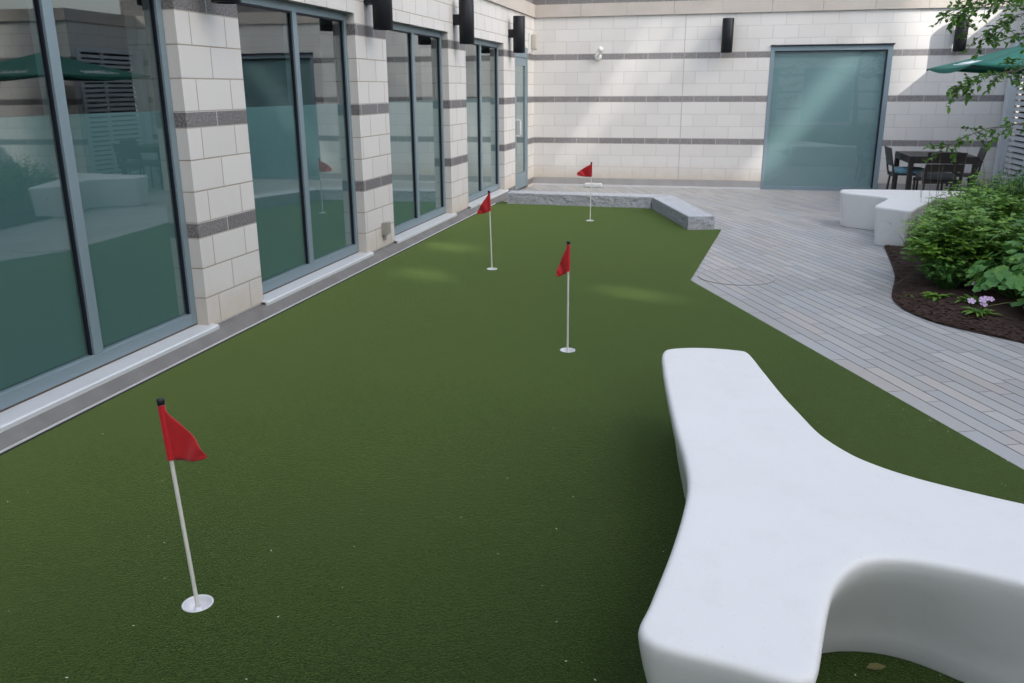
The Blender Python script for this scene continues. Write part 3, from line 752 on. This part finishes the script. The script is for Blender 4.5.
def cushion(loc, rz, mat, label, h=.06):
    m = MB(); n = 40; vs = []; fs = []
    prof = [(.9,0),(.985,.18),(1,.5),(.985,.82),(.9,.97),(.6,1.06),(.25,1.1)]
    for s_, zf in prof:
        for i in range(n):
            q = 2*math.pi*i/n; c_, s2 = math.cos(q), math.sin(q)
            e = .35
            vs.append((math.copysign(abs(c_)**e, c_)*.225*s_, math.copysign(abs(s2)**e, s2)*.215*s_, zf*h))
    for r in range(len(prof)-1):
        for i in range(n): fs.append((r*n+i, r*n+(i+1)%n, (r+1)*n+(i+1)%n, (r+1)*n+i))
    m.add(vs, fs, True); m.add(vs[-n:], [tuple(range(n))], True); m.add(vs[:n], [tuple(range(n-1,-1,-1))])
    o = m.build('seat_cushion', mat, loc=loc); o.rotation_euler.z = rz
    tag(o, label, 'cushion'); return o
chair((6.20,12.98,ZT), R(6), 'dark patio chair with its back to the camera at the near side of the table')
cushion((6.18,12.93,ZT+.449), R(6), M['cush_dark'], 'charcoal seat cushion on the chair with its back to the camera', .075)
chair((5.98,13.75,ZT), R(-90), 'dark patio chair at the left side of the table, with the teal cushion')
cushion((5.99,13.75,ZT+.449), R(-90), M['cush_teal'], 'pale teal seat cushion on the left hand chair', .075)
chair((6.62,13.70,ZT), R(84), 'dark patio chair at the right side of the table, slotted back tilted right')

# ------------------------------------------------------------------ parasol
UC = Vector((7.11,12.12)); UH = 1.15
t = empty('parasol', (UC.x,UC.y,ZT), 0, 'dark green market parasol with white lettering at the right edge', 'parasol')
m = MB(); ap = Vector((0,0,2.20-ZT)); ze = 1.84-ZT; val = .045
cn = [(-UH,UH),(-UH,-UH),(UH,-UH),(UH,UH)]
nseg = 12
for i in range(4):
    a = Vector((*cn[i],ze)); b = Vector((*cn[(i+1)%4],ze)); vs = []; 
    for r in range(nseg+1):
        q = r/nseg
        for s_ in range(nseg+1):
            p = ap.lerp(a.lerp(b, s_/nseg), q)
            p.z -= .02*math.sin(math.pi*q) + .0
            p.z -= 0.03*math.sin(math.pi*s_/nseg)*q
            vs.append(p)
    fs = [(r*(nseg+1)+s_, (r+1)*(nseg+1)+s_, (r+1)*(nseg+1)+s_+1, r*(nseg+1)+s_+1) for r in range(nseg) for s_ in range(nseg)]
    m.add(vs, fs, True)
    vv = [vs[nseg*(nseg+1)+s_] for s_ in range(nseg+1)]
    m.add([p for p in vv]+[p-Vector((0,0,.004+val*math.sin(math.pi*s_/nseg))) for s_, p in enumerate(vv)], [(s_, s_+1, nseg+2+s_, nseg+1+s_) for s_ in range(nseg)], False)
o = m.build('canopy', M['umb'], t, fix=False); so = o.modifiers.new('thickness','SOLIDIFY'); so.thickness = .003
m = MB(); m.tube([(0,0,.05),(0,0,2.40)], .02, 12); m.build('pole', M['wicker'], t)
m = MB(); m.lathe([(.0005,2.355),(.03,2.36),(.03,2.40),(.012,2.43),(.0005,2.44)], (0,0,0), 16); m.build('finial', M['wicker'], t)
for i in range(4):
    m = MB(); e = Vector((*cn[i],ze)); m.tube([ap-Vector((0,0,.06)), ap.lerp(e,.5)-Vector((0,0,.075)), e-Vector((0,0,.02))], .009, 6); m.build('rib', M['wicker'], t)
m = MB(); m.lathe([(.0005,0),(.27,0),(.27,.05),(.05,.07),(.0005,.07)], (0,0,0), 28); m.build('base', M['black'], t)
# blurred white script on the panel that faces left and on the one that faces the camera
def script_marks(face):
    m = MB(); rnd = random.Random(3)
    def onp(s_, q):   # s across -1..1, q 0 apex..1 eave
        a = Vector((*cn[face],ze)); b = Vector((*cn[(face+1)%4],ze)); p = ap.lerp(a.lerp(b, (s_+1)/2), q)
        p.z -= .042*math.sin(math.pi*q) + .03*math.sin(math.pi*(s_+1)/2)*q
        nn = (a-ap).cross(b-ap).normalized(); nn = nn if nn.z > 0 else -nn
        return p+nn*.010
    strokes = []
    x = -.50
    for k, w_ in enumerate((.13,.10,.09,.11,.07,.12)):
        c0 = x+w_/2
        if k in (0,): st_ = [(c0+w_*.4,.80),(c0,.76),(c0-w_*.45,.82),(c0-w_*.2,.90),(c0+w_*.4,.88)]
        elif k % 2: st_ = [(c0-w_*.3,.90),(c0-w_*.2,.82),(c0+w_*.1,.80),(c0+w_*.3,.84),(c0,.90)]
        else: st_ = [(c0-w_*.3,.80),(c0-w_*.25,.90),(c0,.86),(c0+w_*.2,.81),(c0+w_*.3,.90)]
        strokes.append(st_); x += w_+.035
    strokes.append([(-.55,.93),(-.3,.935),(0,.925),(.3,.93)])
    for st_ in strokes:
        pts = [onp(a_, b_-.10) for a_, b_ in st_]
        m.tube(pts, .010, 5)
    m.build('lettering', M['ink'], t)
script_marks(0); script_marks(1)

# ------------------------------------------------------------------ planting bed
edge = [(5.02,9.75),(4.99,9.4),(4.94,8.9),(4.88,8.3),(4.82,7.85),(4.725,7.4),(4.665,7.08),(4.66,6.85),(4.70,6.62),(4.80,6.38),(4.93,6.22),(5.10,6.07),(5.27,5.92),(5.7,5.55),(6.4,5.1),(7.4,4.7),(9.5,4.2),(12.8,3.9)]
E2 = []
for i in range(len(edge)-1):
    p0 = Vector(edge[max(0,i-1)]); p1 = Vector(edge[i]); p2 = Vector(edge[i+1]); p3 = Vector(edge[min(len(edge)-1,i+2)])
    for j in range(6):
        t_ = j/6; E2.append(.5*((2*p1)+(p2-p0)*t_+(2*p0-5*p1+4*p2-p3)*t_*t_+(3*p1-p0-3*p2+p3)*t_**3))
E2.append(Vector(edge[-1]))
outer = [(12.8,10.9),(6.6,11.6),(6.3,11.0),(5.75,10.45),(5.4,10.2),(5.25,10.0)]
bm = bmesh.new()
ring = [bm.verts.new((p.x,p.y,.003)) for p in E2]+[bm.verts.new((x,y,.003)) for x,y in outer]
bm.faces.new(ring); bmesh.ops.triangulate(bm, faces=bm.faces[:])
for _ in range(7):
    long = [e for e in bm.edges if e.calc_length() > (.12 if (e.verts[0].co.x < 6.3) else .6)]
    if not long: break
    bmesh.ops.subdivide_edges(bm, edges=long, cuts=1); bmesh.ops.triangulate(bm, faces=bm.faces[:])
def bedz(x, y):
    d = min((Vector((x,y))-p).length for p in E2); d2 = min(d, 1.2)
    return .003 + .10*min(1, d2/.7)**.8
for v in bm.verts:
    q = bedz(v.co.x, v.co.y); v.co.z = q + (noise.noise(v.co*7)*.015+noise.noise(v.co*22)*.010)*min(1, (q-.003)*30)
me = bpy.data.meshes.new('mulch_bed'); bm.to_mesh(me); bm.free(); me.materials.append(M['mulch'])
for p in me.polygons: p.use_smooth = True
o = bpy.data.objects.new('mulch_bed', me); col.objects.link(o); tag(o, kind='structure')
# loose bark chips
rnd = random.Random(5); m = MB()
for i in range(2600):
    p = E2[rnd.randrange(0, int(len(E2)*.72))]; ang = rnd.random()*6.28; dist = abs(rnd.gauss(0,.28))
    x = p.x+abs(math.cos(ang))*dist+.012; y = p.y+math.sin(ang)*dist
    if x > 6.4: continue
    # stay inside the bed
    q = min(E2, key=lambda e: (e.x-x)**2+(e.y-y)**2); i0 = E2.index(q); tn = (E2[min(i0+1,len(E2)-1)]-E2[max(i0-1,0)]).normalized()
    side = tn.x*(y-q.y)-tn.y*(x-q.x)
    if side < .004: continue
    z = bedz(x,y)+.004; L = rnd.uniform(.008,.028); W_ = L*rnd.uniform(.25,.6); a = rnd.random()*6.28; tl = rnd.uniform(-.5,.5)
    dx, dy = math.cos(a), math.sin(a)
    m.add([(x-dx*L,y-dy*L,z-tl*L*.4),(x+dy*W_,y-dx*W_,z+.003),(x+dx*L,y+dy*L,z+tl*L*.4+.004),(x-dy*W_,y+dx*W_,z+.002)], [(0,1,2,3)])
tag(m.build('bark_chips', M['chip'], fix=False), 'dark brown bark chips scattered over the planting bed', kind='stuff')

# ---- leaf builders
def leaf(m, base, d, up, L, W_, droop=.25, segs=2, fold=.25):
    d = d.normalized(); s_ = d.cross(up); 
    if s_.length < 1e-3: s_ = Vector((1,0,0))
    s_.normalize(); n_ = s_.cross(d).normalized()
    vs = [base]; prof = {2:[(.45,1.),(1,0)], 3:[(.3,.85),(.65,.8),(1,0)]}[segs]
    for q, w_ in prof[:-1]:
        c_ = base+d*L*q-Vector((0,0,1))*droop*L*q*q
        vs += [c_-s_*W_*w_*.5+n_*fold*W_*.3, c_, c_+s_*W_*w_*.5+n_*fold*W_*.3]
    vs.append(base+d*L-Vector((0,0,1))*droop*L)
    if segs == 2: fs = [(0,1,2),(0,2,3),(1,4,2),(2,4,3)]
    else: fs = [(0,1,2),(0,2,3),(1,4,5,2),(2,5,6,3),(4,7,5),(5,7,6)]
    m.add(vs, fs, False)
def rdir(rnd, up=.3):
    a = rnd.random()*6.283; z = rnd.uniform(-.2,1)*up+up*.3
    return Vector((math.cos(a), math.sin(a), z))
def shrub(x, y, rx, ry, h, nst, per, L, W_, mat, label, name='perennial_shrub', cat='plant', group=None, seed=1, compound=True, twist=.6):
    rnd = random.Random(seed); zb = bedz(x, y) if x > 4.7 else 0
    t = empty(name, (x,y,zb-.01), 0, label, cat, group)
    lm = MB(); sm = MB()
    for i in range(nst):
        a = rnd.random()*6.283; rr = math.sqrt(rnd.random()); hh = h*(1-.45*rr*rr)*rnd.uniform(.78,1.08)
        top = Vector((math.cos(a)*rr*rx, math.sin(a)*rr*ry, hh)); base = Vector((top.x*.3, top.y*.3, 0)); midp = base.lerp(top,.55)+Vector((0,0,hh*.08))
        sm.tube([base, midp, top], [.004,.003,.0015], 4, caps=False)
        for j in range(per):
            q = .35+.65*(j+.5)/per; p = base.lerp(midp, q/.55) if q < .55 else midp.lerp(top, (q-.55)/.45)
            d = rdir(rnd, .5)
            if compound:
                ax_ = d.normalized(); LL = L*3
                for k in range(5):
                    pp = p+ax_*LL*(k+1)/5-Vector((0,0,1))*.12*LL*((k+1)/5)**2
                    sd = ax_.cross(Vector((0,0,1))).normalized()
                    if k == 4: leaf(lm, pp, ax_, Vector((0,0,1)), L*1.1, W_)
                    else:
                        for s_ in (-1,1): leaf(lm, pp, ax_*.6+sd*s_+Vector((0,0,rnd.uniform(-.1,.35))), Vector((rnd.uniform(-.5,.5),rnd.uniform(-.5,.5),1)), L*rnd.uniform(.55,1.25), W_*rnd.uniform(.7,1.2), .25)
            else:
                leaf(lm, p, d, Vector((rnd.uniform(-1,1)*twist,rnd.uniform(-1,1)*twist,1)), L*rnd.uniform(.7,1.2), W_*rnd.uniform(.8,1.2), .3)
    lm.build('foliage', mat, t, fix=False); sm.build('stem', M['leaf_d'], t, fix=False); return t
def roundleaf(m, c_, n_, r, rnd):
    n_ = n_.normalized(); a = n_.cross(Vector((0,0,1)) if abs(n_.z) < .9 else Vector((1,0,0))).normalized(); b = n_.cross(a)
    k = 14; vs = [c_-n_*r*.18]
    ph = rnd.random()*6.28
    for i in range(k):
        q = ph+6.283*i/k; rr = r*(1 if i % 2 else .84)*(0.35 if i == 0 else 1)
        vs.append(c_+(a*math.cos(q)+b*math.sin(q))*rr+n_*rnd.uniform(-.08,.08)*r)
    m.add(vs, [(0,i+1,(i+1)%k+1) for i in range(k)], False)
def broad(x, y, rx, ry, h, n_, r, mat, label, seed=1, name='broad_leaf_plant', group=None):
    rnd = random.Random(seed); zb = bedz(x,y); t = empty(name, (x,y,zb-.01), 0, label, 'plant', group); lm = MB(); sm = MB()
    for i in range(n_):
        a = rnd.random()*6.283; rr = math.sqrt(rnd.random()); z = h*(1-.6*rr**2)*rnd.uniform(.45,1.05)
        p = Vector((math.cos(a)*rr*rx, math.sin(a)*rr*ry, z))
        roundleaf(lm, p, Vector((math.cos(a)*rr*.9+rnd.uniform(-.35,.35), math.sin(a)*rr*.9+rnd.uniform(-.35,.35)-.15, 1)), r*rnd.uniform(.6,1.15), rnd)
        if i % 3 == 0: sm.tube([(p.x*.2,p.y*.2,0), (p.x*.7,p.y*.7,z*.7), p], .003, 4, caps=False)
    lm.build('foliage', mat, t, fix=False); sm.build('stem', M['leaf_c'], t, fix=False); return t
def blades(x, y, n_, L, W_, mat, label, seed=1, lean=(0,0), name='ornamental_grass', spread=.12, arch=1., group=None, zb=None):
    rnd = random.Random(seed); zb = bedz(x,y)-.01 if zb is None else zb; t = MB()
    for i in range(n_):
        a = rnd.random()*6.283; b0 = Vector((rnd.gauss(0,spread), rnd.gauss(0,spread), 0)); LL = L*rnd.uniform(.6,1.1)
        out = Vector((math.cos(a)+lean[0], math.sin(a)+lean[1], 0)); k = 7; ww = W_*rnd.uniform(.7,1.2); sp = rnd.uniform(.3,.9)*arch
        side = Vector((-out.y,out.x,0)).normalized(); vs = []
        for j in range(k+1):
            q = j/k; p = b0+out*(sp*LL*q*(.35+.65*q))+Vector((0,0,LL*(q*1.0-.55*sp*q*q*q*1.4)))
            w_ = ww*(1-q**2)*.5+.0006
            vs += [p-side*w_+Vector((0,0,w_*.4)), p, p+side*w_+Vector((0,0,w_*.4))]
        fs = []
        for j in range(k): fs += [(3*j,3*j+1,3*j+4,3*j+3),(3*j+1,3*j+2,3*j+5,3*j+4)]
        t.add(vs, fs, True)
    o = t.build(name, mat, loc=(x,y,zb), fix=False); tag(o, label, 'plant', group); return o

G = 'perennials massed in the planting bed'
shrub(5.30,7.55,.46,.52,.52,130,7,.072,.046,M['leaf_a'],'bright green feathery leaved perennial at the front left of the bed',seed=1,group=G)
shrub(5.62,8.30,.5,.55,.60,120,7,.07,.044,M['leaf_a'],'mid green leafy clump behind the feathery front plant',seed=2,group=G)
shrub(5.95,9.20,.42,.48,.58,95,7,.068,.042,M['leaf_a'],'green leafy clump crowding the white bench on the paving',seed=3,group=G)
shrub(6.25,9.3,.6,.65,.80,170,10,.075,.036,M['leaf_d'],'tall deep green shrub at the back of the bed by the right edge',seed=4,compound=False,group=G)
shrub(6.15,10.25,.55,.5,.66,150,9,.07,.036,M['leaf_a'],'leafy clump behind the white bench below the patio chairs',seed=14,compound=False,group=G)
shrub(6.95,8.9,.6,.7,.85,110,10,.06,.028,M['leaf_d'],'tall dark shrub just past the right edge of the photo',seed=5,compound=False,group=G)
shrub(6.9,10.4,.6,.6,.75,100,9,.06,.028,M['leaf_d'],'deep green shrub below the louvred panel',seed=15,compound=False,group=G)
shrub(6.7,7.3,.6,.6,.75,110,9,.06,.028,M['leaf_d'],'dark shrub behind the arching strap leaved plant',seed=6,compound=False,group=G)
shrub(5.10,7.22,.22,.26,.30,50,6,.066,.042,M['leaf_b'],'low leafy plant spilling onto the mulch in front of the feathery one',seed=33,compound=False,group=G)
broad(5.50,6.80,.36,.38,.44,190,.060,M['leaf_b'],'round lobed leaved plant at the front of the bed',seed=7,group=G)
broad(5.72,6.30,.38,.36,.40,200,.065,M['leaf_b'],'larger round lobed leaved plant at the right edge',seed=8,group=G)
broad(5.78,7.45,.34,.3,.55,150,.055,M['leaf_b'],'blue green lobed plant between feathery and strap leaved clumps',seed=18,group=G)
blades(5.98,7.45,150,.80,.022,M['leaf_c'],'arching strap leaved clump on the right of the bed',seed=9,lean=(-.5,-.2))
blades(6.15,8.2,140,.90,.020,M['leaf_c'],'taller strap leaved clump behind at the right edge',seed=19,lean=(-.5,-.1))
blades(5.50,9.50,200,.46,.007,M['leaf_dry'],'straw coloured grassy tuft against the end of the white bench',seed=10,lean=(-.2,-.1))
blades(5.40,9.02,150,.36,.008,M['leaf_dry'],'smaller straw green tuft in front of the white bench',seed=20,lean=(-.3,0))
blades(5.52,9.85,16,.55,.010,M['leaf_d'],'thin dark spiky stems against the white bench top',seed=21,arch=.5,spread=.05)
# low rosettes and pink flowers along the edge
def rosette(x, y, n_, L, label, seed, mat='leaf_a', flowers=0):
    rnd = random.Random(seed); z = bedz(x,y); t = empty('flowering_rosette' if flowers else 'leaf_rosette', (x,y,z), 0, label, 'plant'); m = MB()
    for i in range(n_):
        a = rnd.random()*6.283; leaf(m, Vector((rnd.gauss(0,.015),rnd.gauss(0,.015),.004)), Vector((math.cos(a),math.sin(a),rnd.uniform(.15,.8))), Vector((0,0,1)), L*rnd.uniform(.6,1.1), L*.28, .35, 3)
    m.build('foliage', M[mat], t, fix=False)
    fp = []
    for k in range(flowers):
        m = MB(); p = Vector((rnd.uniform(-.09,.09), rnd.uniform(-.05,.03), rnd.uniform(.07,.11)))
        if k == 0: p = Vector((.02,-.02,.11))
        if flowers == 1: p = Vector((0,0,.12))
        nrm = Vector((rnd.uniform(-.4,.4), -.6, .9)).normalized(); a_ = nrm.cross(Vector((1,0,0))).normalized(); b_ = nrm.cross(a_)
        r = rnd.uniform(.025,.034); ph = rnd.random()
        for q in range(5):
            an = ph+q*1.2566; vs = [p]; w_ = .55
            for s_, rr in ((-w_,.62),(-w_*.8,.95),(0,1.03),(w_*.8,.95),(w_,.62)): vs.append(p+(a_*math.cos(an+s_)+b_*math.sin(an+s_))*r*rr+nrm*.003)
            m.add(vs, [(0,1,2,3,4,5)])
        f_o = m.build('flower', M['phlox'], t, fix=False)
        m = MB(); m.tube([(p.x*.3,p.y*.3,0), p-nrm*.002], .0018, 4); m.build('stalk', M['leaf_c'], f_o)
rosette(4.95,6.93,36,.13,'low green leaf rosette on bare mulch near the paving edge',1)
rosette(5.14,6.75,32,.12,'second low leaf rosette on the mulch, just left of the pink flowers',2)
rosette(5.12,6.45,40,.13,'low plant carrying three pink flowers on the mulch',3,flowers=4)
rosette(5.17,6.78,10,.07,'tiny plant with a single pink flower behind the three flowered one',5,flowers=1)
rosette(4.79,7.02,8,.05,'tiny seedling at the very edge of the mulch',6)
# long pale stems leaning over the mulch, thin seed stalks
m = MB()
m.tube([(5.55,6.45,.18),(5.3,6.5,.13),(5.08,6.5,.07)], [.003,.004,.001], 5)
o = m.build('fallen_stalk', M['leaf_dry'], fix=False); tag(o, 'pale stalk arching low over the mulch behind the pink flowers', 'stalk')
m = MB(); m.tube([(5.02,7.7,.16),(4.86,7.50,.09),(4.70,7.34,.03)], [.004,.003,.001], 5)
o = m.build('fallen_stalk', M['leaf_dry'], fix=False); tag(o, 'pale stalk leaning from the feathery plant over the mulch to the paving', 'stalk')
rnd = random.Random(12)
m = MB()
for i in range(16):
    x = rnd.uniform(5.3,6.8); y = rnd.uniform(8.6,10.6); h = rnd.uniform(.7,1.0); z = bedz(x,y); lx = rnd.uniform(-.12,.12)
    m.tube([(x,y,z),(x+lx*.5,y,z+h*.6),(x+lx,y,z+h)], [.0022,.0018,.001], 4)
    for k in range(7):
        q = .7+.3*k/7; p = Vector((x+lx*q,y,z+h*q)); leaf(m, p, Vector((rnd.uniform(-1,1),rnd.uniform(-1,1),.6)), Vector((0,0,1)), .02, .007)
tag(m.build('seed_stalks', M['stalk'], fix=False), 'thin brown seed stalks standing above the planting', 'stalks', kind='stuff')

# ------------------------------------------------------------------ tree overhanging from the right
def on_ray(u, v, dist):
    d = (CM.transposed() @ Vector(((u-512)/F, (v-341.5)/F, 1))).normalized(); return CAM+d*dist
tb = Vector((6.55,6.5,bedz(6.55,6.5)-.03))
t = empty('tree', tb, 0, 'small tree with thin leafy branches hanging in from the right edge', 'tree')
tk = MB(); lv = MB(); rnd = random.Random(21)
def W(p): return Vector(p)-tb
trunk = [Vector((0,0,0)), Vector((.03,.02,.9)), Vector((-.03,.0,1.7)), Vector((.05,.05,2.6)), Vector((.0,.1,3.6)), Vector((.05,.1,4.4))]
tk.tube(trunk, [.075,.06,.05,.035,.02,.008], 10)
def sprig(p, d, n_, L=.038):
    """a twig end with leaves"""
    d = d.normalized(); q = p.copy(); pts = [q.copy()]
    for i in range(n_):
        d = (d+Vector((rnd.uniform(-.25,.25),rnd.uniform(-.25,.25),rnd.uniform(-.22,.12)))).normalized(); q = q+d*.032; pts.append(q.copy())
        for _ in range(3):
            ld = d*.5+Vector((rnd.uniform(-1,1),rnd.uniform(-1,1),rnd.uniform(-.5,.7))); leaf(lv, q, ld, Vector((rnd.uniform(-.6,.6),rnd.uniform(-.6,.6),1)), L*rnd.uniform(.6,1.1), L*.66, .2, 3)
    tk.tube(pts, .0018, 4, caps=False)
def branch(pts, r0, dens=9, spread=.09, start=.3, L=.038):
    P = [W(p) for p in pts]; Q = []
    for i in range(len(P)-1):
        for j in range(8): Q.append(P[i].lerp(P[i+1], j/8))
    Q.append(P[-1])
    n_ = len(Q); Q = [q+Vector((rnd.uniform(-1,1),rnd.uniform(-1,1),rnd.uniform(-1,1)))*.008 for q in Q]
    tk.tube(Q, [max(.0018, r0*(1-i/n_)) for i in range(n_)], 6)
    for i in range(int(n_*start), n_):
        if rnd.random() < dens/10:
            d = (Q[min(i+1,n_-1)]-Q[max(0,i-1)]).normalized()*.5+Vector((rnd.uniform(-1,1),rnd.uniform(-1,1),rnd.uniform(-.8,.5)))
            sprig(Q[i], d, rnd.randint(2,4), L)
    sprig(Q[-1], Q[-1]-Q[-3], 4, L)
tw_ = lambda u, v, d: on_ray(u, v, d)
a0 = tb+Vector((0,0,1.75)); a1 = tb+Vector((0,0,1.3))
branch([a0, tw_(1060,-10,6.6), tw_(1010,2,6.3), tw_(975,6,6.2), tw_(950,12,6.1)], 0.0088, 15, start=.35)
branch([a0, tw_(1060,-30,6.4), tw_(1020,-8,6.1), tw_(985,-4,6.0), tw_(958,14,6.0), tw_(958,20,6.0)], 0.0077, 15, start=.3)
branch([a0, tw_(1080,10,6.5), tw_(1024,14,6.3), tw_(998,24,6.2), tw_(983,34,6.2)], 0.0055, 11, start=.45)
branch([tb+Vector((0,0,1.6)), tw_(1080,50,6.6), tw_(1020,70,6.3), tw_(985,76,6.2), tw_(962,84,6.1), tw_(955,90,6.1)], 0.0066, 15, start=.35)
branch([tb+Vector((0,0,1.6)), tw_(1070,60,6.7), tw_(1024,60,6.5), tw_(1005,70,6.4)], 0.0044, 13, start=.5)
branch([a1, tw_(1080,110,6.6), tw_(1024,124,6.3), tw_(985,130,6.2), tw_(955,140,6.1), tw_(946,148,6.1)], 0.0055, 7, start=.3)
branch([tb+Vector((0,0,1.7)), tw_(1090,10,6.7), tw_(1030,32,6.5), tw_(1012,36,6.4)], 0.0044, 9, start=.4)
# crown above and to the right of the picture
for i in range(90):
    a = rnd.random()*6.283; h = rnd.uniform(1.6,4.2); b0 = trunk[1].lerp(trunk[5], (h-.9)/3.5); ln = rnd.uniform(.5,1.3)*(1.15-.15*h/2)
    if math.cos(a) < -.2 and h < 2.6: continue
    e = b0+Vector((math.cos(a)*ln, math.sin(a)*ln, rnd.uniform(.1,.6)))
    branch([tb+b0, tb+b0.lerp(e,.5)+Vector((0,0,.08)), tb+e], .010, 6, start=.3, L=.055)
tk.build('trunk', M['bark'], t, fix=False); lv.build('crown', M['leaf_tree'], t, fix=False)
# more trees further off behind the planting (seen in the window reflections)
def bigtree(x, y, h, r, label, seed):
    rnd = random.Random(seed); t = empty('tree', (x,y,0), 0, label, 'tree'); tk = MB(); lv = MB()
    tk.tube([(0,0,0),(.05,0,h*.4),(-.05,.05,h*.9)], [.11,.08,.02], 8)
    for i in range(26):
        a = rnd.random()*6.283; z = rnd.uniform(.35,.8)*h; e = Vector((math.cos(a)*r*.75, math.sin(a)*r*.75, min(h, z+rnd.uniform(.2,.9)))); tk.tube([(0,0,z), e], [.03,.006], 5)
        for c_ in range(5):
            cc = e+Vector((rnd.gauss(0,.3),rnd.gauss(0,.3),rnd.gauss(0,.25)))
            for k in range(60):
                p = cc+Vector((rnd.gauss(0,.17),rnd.gauss(0,.17),rnd.gauss(0,.13))); leaf(lv, p, rdir(rnd,.6), Vector((rnd.uniform(-1,1),rnd.uniform(-1,1),1)), .10, .065, .2)
    tk.build('trunk', M['bark'], t, fix=False); lv.build('crown', M['leaf_d'], t, fix=False)
bigtree(8.6,8.4,4.6,1.5,'leafy tree mirrored in the nearest window, standing beyond the planting',31)
bigtree(9.2,4.9,4.2,1.5,'second leafy tree beyond the right edge mirrored in the nearest window',32)

# ------------------------------------------------------------------ specks on the turf
rnd = random.Random(44); m = MB()
for i in range(480):
    x = rnd.uniform(.25,4.6); y = rnd.uniform(.9,9)**1; 
    if (Vector((x,y))-PA).dot(PN) > -.05 or (y > 7.3 and x > 2.9): continue
    s_ = rnd.uniform(.0016,.0050); a = rnd.random()*6.28; c_, d_2 = math.cos(a)*s_, math.sin(a)*s_
    m.add([(x-c_,y-d_2,.0065),(x+d_2*.6,y-c_*.6,.0075),(x+c_,y+d_2,.009),(x-d_2*.6,y+c_*.6,.0075)], [(0,1,2,3)])
for i in range(60):   # a line of debris along the paving edge
    q = PA+PD*rnd.uniform(.1,6)-PN*abs(rnd.gauss(.03,.08)); s_ = rnd.uniform(.002,.006); a = rnd.random()*6.28; c_, d_2 = math.cos(a)*s_, math.sin(a)*s_
    m.add([(q.x-c_,q.y-d_2,.0065),(q.x+d_2*.6,q.y-c_*.6,.0075),(q.x+c_,q.y+d_2,.009),(q.x-d_2*.6,q.y+c_*.6,.0075)], [(0,1,2,3)])
tag(m.build('turf_debris', M['debris'], fix=False), 'tiny pale specks of debris on the green', kind='stuff')
m = MB(); leaf(m, Vector((-.03,0,0)), Vector((1,.3,.1)), Vector((0,0,1)), .06, .035, .05, 3)
o = m.build('fallen_leaf', M['leaf_dry'], loc=(3.80,2.235,.012), fix=False); tag(o, 'single yellow green fallen leaf on the turf under the foreground bench', 'leaf')

# ------------------------------------------------------------------ light
wd = bpy.data.worlds.new('World'); sc.world = wd; wd.use_nodes = True
nt = wd.node_tree; bg = nt.nodes['Background']
sky = nt.nodes.new('ShaderNodeTexSky'); sky.sky_type = 'NISHITA'; sky.sun_disc = False
to_sun = -SD; elev = math.asin(to_sun.z)
sky.sun_elevation = elev; sky.sun_rotation = math.atan2(to_sun.x, to_sun.y)
sky.air_density = 1.0; sky.dust_density = 3.5; sky.ozone_density = 1.0
hs = nt.nodes.new('ShaderNodeHueSaturation'); hs.inputs['Saturation'].default_value = .55
nt.links.new(sky.outputs[0], hs.inputs['Color']); nt.links.new(hs.outputs[0], bg.inputs['Color'])
bg.inputs['Strength'].default_value = .15
sl = bpy.data.lights.new('sun', 'SUN'); so = bpy.data.objects.new('sun', sl); col.objects.link(so)
sl.energy = 2.0; sl.angle = R(.5); sl.color = (1,.95,.88)
so.rotation_euler = SD.to_track_quat('-Z', 'Y').to_euler(); so.location = (20,-10,20)

sc.view_settings.view_transform = 'Standard'; sc.view_settings.look = 'None'; sc.view_settings.gamma = 1
sc.view_settings.exposure = 1.5
sc.cycles.max_bounces = 8; sc.cycles.diffuse_bounces = 4; sc.cycles.glossy_bounces = 4; sc.cycles.transparent_max_bounces = 12
sc.cycles.caustics_reflective = False; sc.cycles.use_denoising = True
